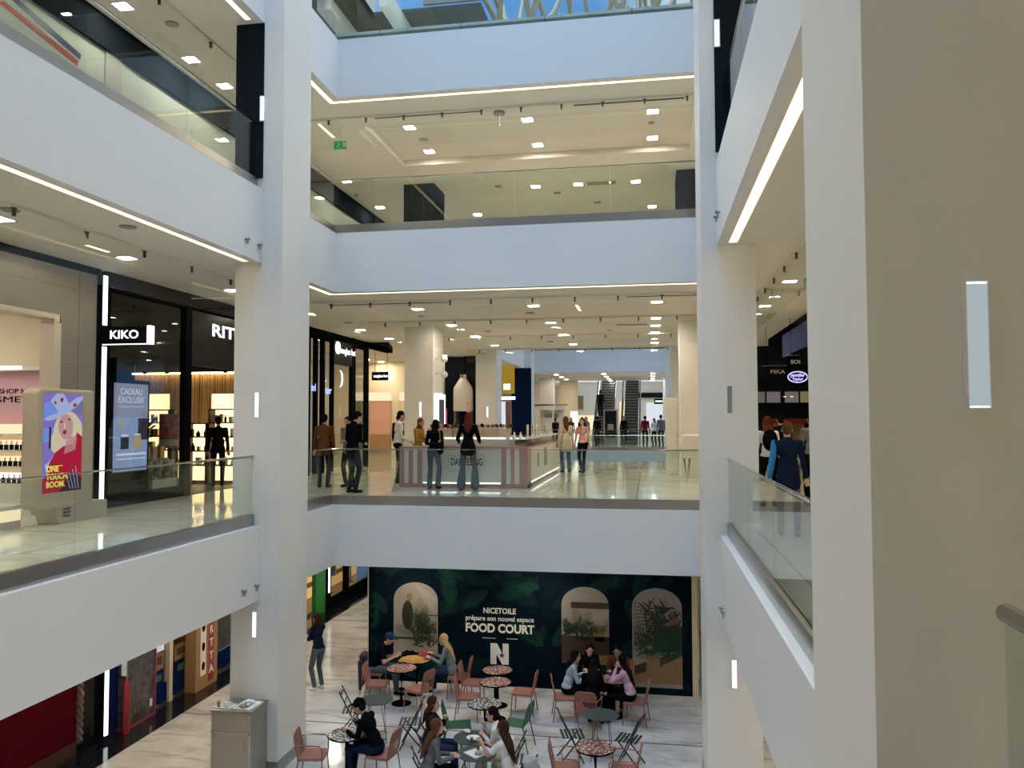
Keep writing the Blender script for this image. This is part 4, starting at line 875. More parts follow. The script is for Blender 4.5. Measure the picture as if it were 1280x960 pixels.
# wall art behind standing woman: small column-side frames
# ================================================================ food court hoarding
YH = 17.85; HX0, HX1 = -6.42, .84
H = thing('food_court_hoarding', 'dark tropical hoarding announcing the new food court', 'hoarding', (-2.75, YH, G))
part(MB().box(HX0, HX1, YH, YH+.1, G, C0), 'panel', 'teal_dark', H)
part(MB().box(HX1, HX1+.12, YH-.02, YH+.1, G, C0), 'edge_trim', 'pillar_cream', H)
part(MB().box(HX0-.02, HX0, YH-.02, YH+.1, G, C0), 'edge_trim', 'pillar_cream', H)
part(MB().box(HX0, HX1, YH-.003, YH, -2.22+.42, -2.22+.425), 'seam', 'picture_dark', H)
sboxes('wall_behind', [(HX0, XR, YH+1.2, YH+1.3, G, C0)], 'off_white')
rh = random.Random(11)
def frond(b, x, z, ang, L, n=15, w=.30, lay=0, bd=None, off=.001):
    bd = bd or (HX0+.02, HX1-.02, G+.02, C0)
    """feather palm leaf drawn as flat leaflets on the panel"""
    d = Vector((math.cos(ang), 0, math.sin(ang))); pr = Vector((-d.z, 0, d.x)); o = Vector((x, YH-off-lay*.0006, z)); bend = rh.uniform(-.35, .35)
    for k in range(n):
        f = (k+1)/n; p = o+d*(L*f)+pr*(bend*f*f*L*.5); dl = (d+pr*bend*f).normalized(); pl = Vector((-dl.z, 0, dl.x)); ll = w*math.sin(PI*min(1, .18+f*.8))*L*1.1
        for s_ in (-1, 1):
            tip = p+(dl*.75+pl*s_).normalized()*ll; mid = (p+tip)/2+dl*.02*L; q = .007*L+.003
            pts = [p-dl*q, mid-dl*q*.6, tip, mid+dl*q*1.4, p+dl*q*.6]; pts = [v for v in pts if 1]
            if all(bd[0] < v.x < bd[1] and bd[2] < v.z < bd[3] for v in pts): b.add(pts, [(0, 1, 2, 3, 4)])
def inarch(x, z):
    return any(a-.12 < x < c+.12 and z0-.1 < z < z1+.15 for a, c, z0, z1 in ARCH)
ARCH = [(-5.82, -4.78, -3.75, -2.10), (-1.97, -.93, -3.75, -2.08), (-.43, .63, -4.18, -2.06)]
for k in range(150):
    x, z = rh.uniform(HX0, HX1), rh.uniform(G, C0)
    if inarch(x, z): continue
    if -4.3 < x < -2.4 and -3.9 < z < -2.5: continue
    fb = MB(); frond(fb, x, z, rh.uniform(0, 2*PI), rh.uniform(.5, .95), lay=k % 4)
    if fb.v and len(H.children) < 85: part(fb, 'palm_print', 'frond_green' if k % 3 else 'frond_bright', H)
for ai, (a, c, z0, z1) in enumerate(ARCH):
    r = (c-a)/2; n = 14; zc = z1-r*.75
    pts = [(a, z0), (c, z0)]+[((a+c)/2+r*math.cos(PI*k/n), zc+r*.75*math.sin(PI*k/n)) for k in range(n+1)]
    AP = part(MB().prism(pts, (0, YH-.006, 0), (1, 0, 0), (0, 0, 1), (0, 1, 0), .002), 'arch_picture', 'picture_white', H)
    P = part
    def pic(x0, x1, q0, q1, m, lay=1): P(MB().prism([(a+(c-a)*x, z0+(z1-z0)*y) for x, y in ((x0, q0), (x1, q0), (x1, q1), (x0, q1))], (0, YH-.007-lay*.001, 0), (1, 0, 0), (0, 0, 1), (0, 1, 0), .0009), 'picture_detail', m, AP)
    def picp(pp, m, lay=1): P(MB().prism([(a+(c-a)*x, z0+(z1-z0)*y) for x, y in pp], (0, YH-.007-lay*.001, 0), (1, 0, 0), (0, 0, 1), (0, 1, 0), .0009), 'picture_detail', m, AP)
    def ov(cx, cy, rx, ry): return [(cx+rx*math.cos(2*PI*k/16), cy+ry*math.sin(2*PI*k/16)) for k in range(16)]
    def bush(cx, cy, rx, ry, m, lay, n=60, ll=.14):
        b = MB()
        for k in range(n):
            x, y = cx+rh.uniform(-rx, rx), cy+rh.uniform(-ry, ry); an = rh.uniform(0, PI); o = Vector((a+(c-a)*x, YH-.007-lay*.001, z0+(z1-z0)*y)); d = Vector((math.cos(an), 0, math.sin(an)))*ll*rh.uniform(.6, 1.2); q = Vector((-d.z, 0, d.x)).normalized()*.018
            tip = o+d
            if not (a < tip.x < c and z0 < tip.z < z1): continue
            b.add([o-q, o+d*.5-q, tip, o+d*.5+q, o+q], [(0, 1, 2, 3, 4)])
        P(b, 'picture_plant', m, AP)
    def palms(cx, cy, n_, L_, m, lay, spread=1.3):
        b = MB()
        for k in range(n_): frond(b, a+(c-a)*cx, z0+(z1-z0)*cy, PI/2+rh.uniform(-spread, spread), L_*rh.uniform(.7, 1.1), n=13, w=.22, lay=0, bd=(a+.01, c-.01, z0, z1-.18), off=.0075+lay*.001+.0)
        if b.v: P(b, 'picture_plant', m, AP)
    if ai == 0:
        picp([(.45, 1.0), (.9, .6), (.95, .8)], 'vent_grey'); picp(ov(.32, .55, .13, .20), 'picture_dark', 2); picp(ov(.36, .80, .07, .06), 'picture_wood', 2); pic(.0, .8, .22, .25, 'picture_brown', 2); pic(.55, 1, .55, .565, 'picture_dark', 2)
        palms(.62, .3, 9, .75, 'picture_green', 5); palms(.6, .3, 5, .6, 'picture_dark', 4); bush(.6, .42, .22, .12, 'picture_green', 3, 40); bush(.7, .25, .28, .12, 'picture_dark', 3, 40); bush(.7, .28, .25, .12, 'picture_green', 4, 40)
    elif ai == 1:
        pic(.2, 1, .72, .80, 'picture_brown'); picp([(.3, .58), (1, .72), (1, .60), (.6, .56)], 'lettering_white' if False else 'vent_grey', 2); pic(0, 1, .22, .36, 'picture_brown', 2); pic(.3, 1, .30, .36, 'picture_dark', 3); pic(.7, .9, .30, .50, 'picture_wood', 3); pic(0, 1, 0, .22, 'picture_brown', 1)
        palms(.35, .38, 10, .6, 'picture_green', 5); palms(.8, .4, 5, .4, 'picture_green', 6); bush(.35, .42, .3, .06, 'picture_green', 4, 40, .16); bush(.3, .45, .3, .1, 'picture_dark', 3, 50); pic(.5, 1, .0, .12, 'picture_wood', 3)
    else:
        picp([(0, .04), (1, .04), (1, .34), (.45, .2), (0, .14)], 'picture_wood'); picp([(.05, .12), (.5, .2), (1, .33), (1, .38), (.5, .30), (0, .2)], 'picture_brown', 2); pic(.45, 1, .36, .62, 'picture_dark', 1); pic(.28, .55, .16, .34, 'picture_wood', 3)
        palms(.3, .38, 10, 1.0, 'picture_green', 5); palms(.72, .42, 9, 1.1, 'picture_dark', 6); palms(.6, .3, 8, 1.0, 'frond_bright', 7); bush(.35, .40, .33, .08, 'picture_green', 4, 50, .2); bush(.6, .6, .35, .22, 'picture_dark', 3, 110, .22); bush(.75, .5, .2, .2, 'frond_bright', 4, 50, .2); picp([(.6, .62), (.9, .64), (.88, .72)], 'terracotta', 5)
text('NICETOILE', .17, (-3.36, YH-.008, -2.68), RY, 'lettering_white', H, width=.74, bold=.004, depth=.003)
text('prépare son nouvel espace', .15, (-3.36, YH-.008, -2.85), RY, 'lettering_white', H, width=1.55, bold=.003, depth=.003)
text('FOOD COURT', .26, (-3.36, YH-.008, -3.07), RY, 'lettering_white', H, width=1.56, bold=.010, depth=.003)
part(MB().box(-3.75, -3.45, YH-.009, YH-.006, -3.285, -3.275).box(-3.2, -2.95, YH-.009, YH-.006, -3.285, -3.275), 'rule', 'lettering_white', H)
nx, nz, w, h = -3.36, -3.62, .41, .46
b = MB(); b.prism([(nx+x*w, nz+y*h) for x, y in ((-.5, -.5), (-.17, -.5), (-.17, .0), (.14, -.5), (.5, -.5), (.5, .5), (.17, .5), (.17, .0), (-.14, .5), (-.5, .5))], (0, YH-.010, 0), (1, 0, 0), (0, 0, 1), (0, 1, 0), .003)
part(b, 'logo_letter', 'lettering_white', H)
b = MB(); b.prism([(nx+.13*w+(.075 if k % 2 == 0 else .03)*math.sin(2*PI*k/10), nz-.06*h+(.075 if k % 2 == 0 else .03)*math.cos(2*PI*k/10)) for k in range(10)], (0, YH-.014, 0), (1, 0, 0), (0, 0, 1), (0, 1, 0), .003); part(b, 'logo_star', 'picture_dark', H)
# ================================================================ striped counter kiosk
K0, K1, KY, KB = -5.88, -2.82, 18.45, 25.0
t = thing('kiosk_counter', 'white and rose striped kiosk counter with DARJEELING lettering', 'kiosk', (-4.3, KY, 0))
b = MB(); b.box(K0, K1, KY, KY+.5, .08, .92); b.box(K1-.5, K1, KY+.5, KB, .08, .92); kb = part(b, 'body', 'off_white', t)
part(MB().box(K0, -5.33, KY-.02, KY+.55, 0, .1).box(-3.42, K1+.02, KY-.02, KY+.55, 0, .1).box(-5.3, -3.4, KY+.02, KY+.4, 0, .08).box(K1-.45, K1-.05, KY+.5, KB, 0, .08), 'plinth', 'rose', t)
for x0, x1 in ((K0, -5.77), (-5.66, -5.55), (-5.44, -5.33), (-3.42, -3.31), (-3.2, -3.11), (-3.0, K1)): part(MB().box(x0, x1, KY-.02, KY, .08, .93), 'rose_stripe', 'rose', kb)
part(MB().box(K1, K1+.02, KY-.02, KY+.55, 0, .93), 'rose_stripe', 'rose', kb)
part(MB().box(-5.3, -3.45, KY-.012, KY+.0, .10, .125).box(K1, K1+.012, KY+.6, KB-.05, .09, .115), 'light_strip', 'letter_glow', t)
part(MB().box(K0, K1+.02, KY-.03, KY+.52, .92, .96).box(K1-.52, K1+.02, KY+.52, KB, .92, .96), 'countertop', 'rose', t)
part(MB().box(K0+.02, K1, KY, KY+.5, .96, 1.13).box(K1-.5, K1, KY+.5, KB-.02, .96, 1.13), 'glass_case', 'clear_glass', t)
part(MB().box(-4.9, K1, KY+.30, KY+.5, 1.13, 1.17).box(K1-.25, K1, KY+.5, KB-.02, 1.13, 1.17), 'lit_shelf', 'white_gloss', t)
part(MB().box(-4.85, K1-.1, KY+.28, KY+.30, 1.135, 1.165), 'light_strip', 'white_glow', t)
text('DARJEELING', .24, (-4.25, KY-.004, .60), RY, 'dark_red', kb, width=.76, bold=.002)
b = MB(); 
for z in (.44, .80): b.box(-4.68, -3.82, KY-.003, KY, z-.05, z-.044)
for x in (-4.68, -3.826): b.box(x, x+.006, KY-.003, KY, .39, .75)
part(b, 'sign_frame', 'vent_grey', kb)
part(MB().box(K1+.0, K1+.004, 20.2, 20.5, .4, .75).box(K1, K1+.004, 21.5, 22.1, .35, .85), 'side_print', 'vent_grey', t)
t = thing('display_rack', 'cream ribbed display rack running along the kiosk', 'display rack', (-4.0, 19.6, 0))
b = MB()
for k in range(47): b.box(-5.5+k*.045, -5.5+k*.045+.032, 19.55, 19.6, 1.12, 1.38)
part(b, 'ribbed_panel', 'pillar_cream', t); part(MB().box(-5.5, -3.36, 19.6, 20.0, .0, 1.2), 'base', 'off_white', t)
part(MB().box(-5.5, -3.36, 19.53, 19.55, 1.12, 1.16), 'light_strip', 'white_glow', t)
rk = random.Random(5)
for k in range(34):
    x = -5.45+k*.061; r = rk.uniform(.03, .05); mm = rk.choice(('dark_wood', 'rose', 'picture_brown', 'black_gloss', 'picture_wood'))
    nm = {'dark_wood': 'dark brown', 'rose': 'rosy', 'picture_brown': 'brown', 'black_gloss': 'black', 'picture_wood': 'tan'}[mm]
    o = thing('display_bust', f'{nm} rounded display piece on the kiosk rack, {ORD[k//2]} pair from left, {["near","rear"][k % 2]} one', 'display piece', (x, 19.72+.1*(k % 2), 1.2), group='rounded display pieces on the kiosk rack')
    MB().cyl((0, 0, 0), (0, 0, .2), .012, 8).build('stem', 'gold', o); MB().ell((0, 0, .2+r), (r, r, r*1.1), n=10).build('head', mm, o, smooth='all')
for k in range(14):
    y = 19.3+k*.4
    o = thing('display_card', f'tall cream display card on the right kiosk counter, {ORD[min(k,11)]} from the front' if k < 12 else f'tall cream display card near the back end of the right kiosk counter, {["inner","outer"][k % 2]} one', 'display card', (K1-.12-.05*(k % 2), y, 1.17), group='display cards on the right kiosk counter')
    MB().box(-.01, .01, -.08, .08, 0, .3).build('card', 'cream_wall', o); MB().box(.01, .016, -.06, .06, .05, .27).build('print', ['gold', 'white_gloss', 'dark_wood'][k % 3], o)
for k, x in enumerate((-3.3, -3.15, -3.0)):
    o = thing('necklace_bust', f'small white display bust on the right front corner of the kiosk, {["left","middle","right"][k]} one', 'display piece', (x, KY+.2, 1.131), group='white busts on the kiosk corner')
    MB().lathe([(.05, 0), (.055, .05), (.02, .12), (.02, .17)], n=14).build('bust', 'white_gloss', o, smooth=True); MB().lathe([(.052, .03), (.054, .05), (.04, .07)], n=14).build('necklace', 'black_gloss', o, smooth=True)
t = thing('mirror_stand', 'small dark framed mirror standing on the kiosk shelf', 'mirror', (-4.6, KY+.4, 1.17)); MB().box(-.09, -.075, -.01, .01, 0, .34).box(.075, .09, -.01, .01, 0, .34).box(-.09, .09, -.01, .01, .33, .345).build('frame', 'dark_wood', t); MB().box(-.075, .075, -.003, .003, .0, .33).build('glass', 'clear_glass', t)
t = thing('wall_showcase', 'white framed lit poster case on the side of the kiosk column', 'poster', (-6.2, 23.2, 1.1))
part(MB().box(-6.22, -6.12, 22.8, 23.7, .75, 2.35), 'frame', 'letter_glow', t); part(MB().box(-6.12, -6.115, 22.95, 23.55, .8, 2.2), 'poster', 'picture_brown', t)
for k, z in enumerate((2.95, 3.4)):
    t = thing('security_camera', f'white dome camera on the kiosk column, {["lower","upper"][k]} one', 'camera', (-6.15, 22.9, z)); MB().cyl((-.07, 0, 0), (.12, 0, 0), .04, 10).build('bracket', 'white_gloss', t); MB().ell((.2, 0, -.03), (.11, .11, .10), n=14).build('dome', 'white_gloss', t, smooth='all')
tag(MB().box(-5.95, -5.9, 21, 22.2, 0, 1.0).build('side_screen', 'dark_wood'), 'dark low screen beside the kiosk', 'screen') if False else None
# ================================================================ dark units behind the kiosk
tag(MB().box(-9.9, -7.75, 34.0, 34.3, 0, C1).build('black_partition', 'black_clad'), 'black partition wall between the two columns behind the kiosk', 'partition')
tag(MB().box(-7.9, -7.2, 33.7, 33.95, 0, C1).build('black_partition', 'black_gloss'), 'narrow black partition beside the farther column', 'partition')
sboxes('wall_dark', [(-9.0, -6.6, 44, 44.3, 3.4, C1)], 'black_clad'); sboxes('wall_dark', [(-7.25, -6.2, 42.05, 42.2, 0, C1)], 'navy_clad')
sboxes('wall_dark', [(-15, XS+.2, 44.0, 44.2, 0, C1)], 'cream_wall')
t = thing('giant_bottle', 'giant pale bottle display standing high behind the kiosk', 'display', (-7.8, 33.2, 0))
b = MB(); b.lathe([(.40, 1.95), (.42, 2.0), (.42, 2.75), (.40, 2.95), (.18, 3.30), (.13, 3.36)], (-7.8, 33.2, 0), 24); part(b, 'bottle', 'white_gloss', t, smooth=True)
part(MB().lathe([(.15, 3.36), (.15, 3.5)], (-7.8, 33.2, 0), 20), 'cap', 'polished_steel', t, smooth=True); part(MB().box(-8.2, -7.4, 32.9, 33.6, 0, .9).box(-8.15, -8.05, 32.95, 33.5, .9, 1.95).box(-7.55, -7.45, 32.95, 33.5, .9, 1.95), 'stand', 'grey_clad', t)
tag(MB().box(-8.35, -8.1, 31.6, 31.66, 1.0, 2.05).box(-8.33, -8.3, 31.6, 31.64, 0, 1.0).box(-8.15, -8.12, 31.6, 31.64, 0, 1.0).build('pink_sign', 'hot_pink'), 'small hot pink sign panel behind the kiosk', 'sign')
tag(MB().box(-7.35, -7.2, 31.9, 31.96, 0, 2.3).build('pale_pink_panel', 'salmon'), 'narrow pale pink panel beside the giant bottle', 'sign')
t = thing('shop_sign', 'gold shop sign box with small white label far behind the kiosk', 'sign', (-6.95, 40, 3.2)); part(MB().box(-7.45, -6.75, 40, 40.1, 2.9, C1), 'panel', emis('gold_sign', (.45, .28, .03), .7), t); part(MB().box(-7.3, -6.95, 39.99, 40, 3.1, 3.4), 'label', 'white_glow', t); part(MB().box(-7.5, -6.7, 39.95, 40, 2.6, 2.75), 'lit_bar', 'letter_glow', t)
tag(MB().box(-7.45, -7.2, 40, 40.1, .3, 2.5).build('lit_window', 'screen_white'), 'pale lit window strip below the gold sign', 'window'); tag(MB().box(-7.2, -6.95, 40, 40.1, 0, 2.5).build('red_door', 'terracotta'), 'brown red door panel below the gold sign', 'door')
# ================================================================ escalators and far hall
def escalator(x0, x1, label):
    t = thing('escalator', label, 'escalator', ((x0+x1)/2, 51.5, 0)); sl = math.tan(math.radians(30)); yA, n = 51.5, 29; w = .17
    b = MB()
    for k in range(n):
        y = yA+k*.35; z = (k)*.2; b.box(x0+w, x1-w, y, y+.36, z-.25, z+.2)
    part(b, 'steps', 'stair_dark', t)
    b = MB()
    for k in range(n): b.box(x0+w+.02, x1-w-.02, yA+k*.35-.012, yA+k*.35, k*.2+.17, k*.2+.2)
    part(b, 'step_edges', 'steel', t)
    for nm, xx in (('left', x0), ('right', x1-.09)):
        part(MB().prism([(yA-.6, -.02), (yA, -.02), (yA+10.2, 5.83-.25), (yA+10.2, 6.2), (yA, .38), (yA-.6, .38)], (xx, 0, 0), (0, 1, 0), (0, 0, 1), (1, 0, 0), .09), 'skirt', 'polished_steel', t)
        part(MB().prism([(yA-.4, .38), (yA+.05, .38), (yA+10.2, 6.2), (yA+10.2, 6.75), (yA, .92), (yA-.4, .92)], (xx+.035, 0, 0), (0, 1, 0), (0, 0, 1), (1, 0, 0), .02), 'balustrade', 'rail_glass', t)
        part(MB().tube([(xx+.045, yA-.2, .5), (xx+.045, yA-.5, .7), (xx+.045, yA-.4, .95), (xx+.045, yA, .98), (xx+.045, yA+10.2, 6.82)], .045, 8), 'handrail', 'rubber', t, smooth=True)
escalator(-3.62, -2.35, 'left escalator rising away beyond the second atrium')
escalator(-1.88, -.62, 'right escalator rising away beyond the second atrium')
t = thing('totem_sign', 'grey upright directory totem in front of the left escalator', 'sign', (-2.35, 49.2, 0)); part(MB().box(-2.8, -1.95, 49.2, 49.3, 0, 2.2), 'frame', 'steel', t); part(MB().box(-2.72, -2.03, 49.19, 49.2, .5, 2.1), 'panel', 'black_clad', t); part(MB().box(-2.55, -2.2, 49.18, 49.19, .95, 1.3), 'notice', 'vent_grey', t); text('INFO', .2, (-2.37, 49.185, 1.75), RY, 'lettering_white', t, width=.45) if False else None
sboxes('wall_far', [(-16, 9, 65, 65.2, 0, 9)], 'cream_wall')
def fpanel(label, x0, x1, z0, z1, m, cat='shop window', name='lit_shop_window', y=64.9): return tag(MB().box(x0, x1, y, y+.08, z0, z1).build(name, m), label, cat)
fpanel('bright white shop window right of the escalators', -.3, 1.5, .6, 2.9, 'screen_white'); fpanel('black sign band above the bright shop window', -.9, 1.0, 3.3, 3.7, 'black_gloss', 'sign band', 'sign_band')
t = thing('projecting_sign', 'small black blade sign near the bright window', 'sign', (.6, 60, 2.9)); part(MB().box(.3, 1.0, 60, 60.1, 2.7, 3.1), 'box', 'black_gloss', t); part(MB().cyl((1.1, 60.05, 0), (1.1, 60.05, 3.1), .06, 8), 'post', 'steel', t); part(MB().box(.4, .9, 59.99, 60, 2.85, 2.95), 'lettering_strip', 'letter_glow', t)
fpanel('cream shop window seen between the escalators', -2.4, -1.8, 1.2, 3.0, 'cream_glow'); fpanel('brown framed picture left of the escalators', -6.0, -5.3, 2.4, 3.5, 'picture_wood', 'picture', 'wall_picture'); fpanel('warm lit shop window left of the escalators', -6.6, -4.4, .4, 1.9, 'cream_glow')
fpanel('pale upper window strip across the far hall', -8, 3, 4.6, 6, 'screen_white', name='upper_window')
t = thing('jewellery_stand', 'white pavilion-like stand with flat roof beyond the second atrium', 'kiosk', (-6.2, 50.5, 0))
part(MB().box(-7.3, -5.1, 50, 51.2, 2.45, 2.55), 'roof', 'polished_steel', t)
for k, x in enumerate((-7.1, -6.0, -5.3)): part(MB().box(x-.05, x+.05, 50.1, 50.2, 0, 2.45), 'post', 'white_gloss', t)
part(MB().box(-6.9, -5.4, 50.6, 50.66, 1.1, 2.2), 'panel', 'off_white', t); part(MB().box(-6.6, -5.7, 50.58, 50.6, 1.7, 1.95), 'nameplate', 'speaker_grey', t); part(MB().box(-7.2, -5.2, 50.1, 50.9, 0, 1.0), 'counter', 'white_gloss', t)
tag(MB().box(-5.0, -3.9, 50.4, 51, 0, 1.0).box(-4.95, -4.5, 50.6, 50.65, 1.0, 2.1).build('lit_counter', 'white_glow'), 'bright white counter left of the left escalator', 'counter')
tag(MB().box(-8.4, -7.4, 55.9, 56.1, 0, C1).build('pier', 'cream_wall'), 'cream pier far left beyond the second atrium', 'pier')
tag(MB().box(-6.3, -5.0, 56.4, 56.6, 0, C1).build('pier', 'cream_wall'), 'cream pier behind the pavilion stand', 'pier')
# kiosk-side panel and white planter by the right column
tag(MB().box(.45, .78, 24.0, 24.06, 0, 2.22).box(.48, .75, 23.98, 24.0, .1, 2.1).build('side_panel', 'off_white', bevel=.005), 'plain grey-cream panel beside the far right column', 'panel')
t = thing('high_seat', 'cream curved counter on thin hairpin legs by the right column', 'counter', (1.15, 20.7, 0))
b = MB(); b.prism([(0, .62), (.86, .62), (.86, 1.2), (.02, 1.2), (-.05, .95)], (.78, 20.4, 0), (1, 0, 0), (0, 0, 1), (0, 1, 0), .7); part(b, 'body', 'planter_white', t, bevel=.03)
for x in (.9, 1.5):
    for y in (20.5, 21.0): part(MB().tube([(x-.07, y, .62), (x, y, 0.006), (x+.07, y, .62)], .012, 6), 'leg', 'dark_steel', t)
# ================================================================ right gallery
tag(MB().box(4.0, 4.04, 21.0, 28.5, 3.0, C1-.005).build('shop_fascia', 'black_metal'), 'black shop fascia on the right gallery', 'sign band')
tag(MB().box(3.95, 4.0, 21.0, 25.2, 3.45, 4.1).build('blue_fascia_panel', mat('deep_blue', (.012, .03, .14), .5, spec=.03)), 'deep blue panel on the right gallery shop fascia', 'sign band')
sboxes('wall_right', [(8.0, 8.2, 21.0, 31.2, 0, C1), (4.2, 8.2, 21.0, 21.2, 0, C1)], 'black_clad'); sboxes('wall_right', [(4.05, 4.2, -8, 21.2, 0, C1)], 'cream_wall')
def blade(label, s_, x0, x1, y, z0, z1, m, w, sz):
    t = thing('projecting_sign', label, 'sign', ((x0+x1)/2, y, (z0+z1)/2)); part(MB().box(x0, x1, y, y+.1, z0, z1), 'box', 'black_metal', t, bevel=.005)
    part(MB().box(x0-.01, x1+.01, y-.005, y+.105, z1, z1+.02), 'top_trim', 'steel', t); part(MB().cyl((x0+.1, y+.05, z1), (x0+.1, y+.05, C1), .01, 6).cyl((x1-.1, y+.05, z1), (x1-.1, y+.05, C1), .01, 6), 'rod', 'black_metal', t); text(s_, sz, ((x0+x1)/2, y-.004, (z0+z1)/2), RY, m, t, width=w, bold=.004)
blade('black projecting sign reading SOLARIS in grey capitals', 'SOLARIS', 3.66, 4.46, 22.6, 2.95, 3.3, 'lettering_white', .62, .14)
blade('black projecting sign reading FIKA in faint thin capitals', 'FIKA', 3.3, 4.12, 24.6, 2.8, 3.15, 'speaker_grey', .42, .15)
t = thing('neon_sign', 'glowing violet oval sign with two rows of script letters', 'sign', (4.15, 23.6, 2.72))
for dz in (1,): part(MB().tube([(4.10+.26*math.cos(a*PI/14), 23.6, 2.77+.15*math.sin(a*PI/14)) for a in range(28)], .018, 6, close=True), 'oval_tube', 'violet_glow', t)
text('Jennifer', .13, (4.10, 23.6, 2.82), RY, 'violet_glow', t, width=.40, bold=.004); text('Taylor', .11, (4.10, 23.6, 2.71), RY, 'violet_glow', t, width=.30, bold=.004)
t = thing('storefront', 'dark shop front with shelves and red band at the end of the right gallery', 'shop front', (5.2, 31, 0))
part(MB().box(3.2, 9, 31.2, 31.4, 0, C1).box(3.2, 3.5, 30.8, 31.4, 0, 3.0), 'back_wall', 'black_clad', t); part(MB().box(4.4, 8, 30.9, 31.2, 1.42, 1.6), 'red_band', 'red', t); part(MB().box(3.3, 7, 30.8, 31.2, 2.1, 2.16).box(3.3, 7, 30.8, 31.2, 2.62, 2.68), 'shelf', 'black_gloss', t)
for k, x in enumerate((3.75, 4.3, 4.95, 5.5)): part(MB().box(x, x+.48, 31.15, 31.2, 2.2, 2.6), 'lit_panel', mat(f'poster_{k}', [(.12, .12, .10), (.16, .14, .17), (.15, .14, .15), (.22, .18, .08)][k], .5, emit=[(.12, .12, .10), (.16, .14, .17), (.15, .14, .15), (.22, .18, .08)][k], es=.7), t)
part(MB().box(4.4, 5.6, 31.1, 31.19, .6, 1.42), 'counter_front', 'picture_wood', t)
for k, x in enumerate((4.9, 5.15)): disc(x, 30.9, 2.42, f'small warm spot in the dark shop at the right, {["left","right"][k]} one', .05, 'shelf_glow')
sboxes('floor', [(2.6, 9, 16, 31.2, .0, .006)], 'marble_upper')
# ================================================================ ground floor: service cabinet
t = thing('service_cabinet', 'brushed steel tray return cabinet standing against the left column', 'cabinet', (-6.74, 12.55, G))
x0, x1, y0, y1, zt = -7.10, -6.38, 12.26, 12.84, G+1.23
part(MB().box(x0+.02, x1-.02, y0+.02, y1, G+.05, zt-.03), 'body', 'brushed_steel', t)
part(MB().box(x0, x1, y0, y1, zt-.03, zt), 'top', 'steel', t, bevel=.006)
part(MB().box(x0+.05, x1-.05, y0, y0+.02, zt-.32, zt-.06), 'flap', 'brushed_steel', t, bevel=.004)
part(MB().box(x0+.05, x1-.05, y0, y0+.02, G+.1, zt-.38), 'door', 'brushed_steel', t, bevel=.004); dr_ = t.children[-1]; part(MB().box(x1-.12, x1-.10, y0-.02, y0, zt-.62, zt-.46), 'handle', 'polished_steel', dr_)
part(MB().box(x0+.03, x1-.03, y0+.004, y0+.02, zt-.37, zt-.34).box(x0+.02, x0+.045, y0+.004, y0+.02, G+.06, zt-.03).box(x1-.045, x1-.02, y0+.004, y0+.02, G+.06, zt-.03), 'trim_edge', 'polished_steel', t)
part(MB().box(x0+.04, x1-.04, y0+.04, y1-.02, G, G+.05), 'foot', 'black_metal', t)
def tray(x, y, z, w, d, rz, label, m='ceramic'):
    t = thing('serving_tray', label, 'tray', (x, y, z), rz, 'white serving trays'); MB().box(-w/2, w/2, -d/2, d/2, 0, .008).build('base', m, t)
    MB().box(-w/2, w/2, -d/2, -d/2+.012, .008, .02).box(-w/2, w/2, d/2-.012, d/2, .008, .02).box(-w/2, -w/2+.012, -d/2, d/2, .008, .02).box(w/2-.012, w/2, -d/2, d/2, .008, .02).build('rim', m, t); return t
def glass_(x, y, z, label, m='ochre', h=.12, r=.032):
    t = thing('drinking_glass', label, 'glass', (x, y, z)); MB().lathe([(r*.8, 0), (r, h), (r*.93, h), (r*.75, .006)], n=14).build('tumbler', 'clear_glass', t, smooth=True); MB().lathe([(r*.7, .008), (r*.85, h*.75)], n=12).build('drink', m, t, smooth=True)
def plate(x, y, z, r, label): tag(MB().lathe([(r*.5, 0), (r*.6, .004), (r, .018), (r*.98, .022), (r*.6, .009)], (x, y, z), 24).build('plate', 'ceramic', smooth=True), label, 'plate')
def crumple(x, y, z, r, label, m='paper', name='paper_napkin', cat='napkin'):
    rnd = random.Random(int(abs(x*1000+y*77))); b = MB(); b.ell((x, y, z+r*.4), (r, r*.8, r*.45), n=12)
    b.v = [(v[0]+rnd.uniform(-1, 1)*r*.15, v[1]+rnd.uniform(-1, 1)*r*.15, max(z, v[2]+rnd.uniform(-1, 1)*r*.15)) for v in b.v]; tag(b.build(name, m, smooth=True), label, cat)
def cup(x, y, z, label, m='ceramic'):
    t = thing('cup', label, 'cup', (x, y, z)); MB().lathe([(.022, 0), (.036, .05), (.033, .05), (.02, .008)], n=14).build('bowl', m, t, smooth=True); MB().tube([(.033, 0, .04), (.055, 0, .035), (.05, 0, .015), (.028, 0, .012)], .005, 6).build('handle', m, t)
tray(-6.93, 12.42, zt, .30, .24, 0, 'white tray with glasses at the left of the steel cabinet top'); tray(-6.58, 12.52, zt, .34, .42, -.1, 'larger white tray with a silver foil dish on the steel cabinet')
glass_(-7.0, 12.36, zt+.008, 'amber drink glass on the cabinet tray'); crumple(-6.93, 12.5, zt+.008, .05, 'crumpled white napkin on the cabinet tray'); cup(-6.86, 12.37, zt+.008, 'white cup on the smaller cabinet tray'); cup(-6.86, 12.48, zt+.008, 'second white cup beside the napkin on the cabinet tray')
crumple(-6.58, 12.6, zt+.008, .08, 'crumpled napkin on the larger cabinet tray')
t = thing('foil_dish', 'silver foil dish on the larger cabinet tray', 'dish', (-6.6, 12.45, zt+.008)); MB().lathe([(.06, 0), (.085, .025), (.09, .027), (.06, .006)], n=18).build('dish', 'polished_steel', t, smooth=True)
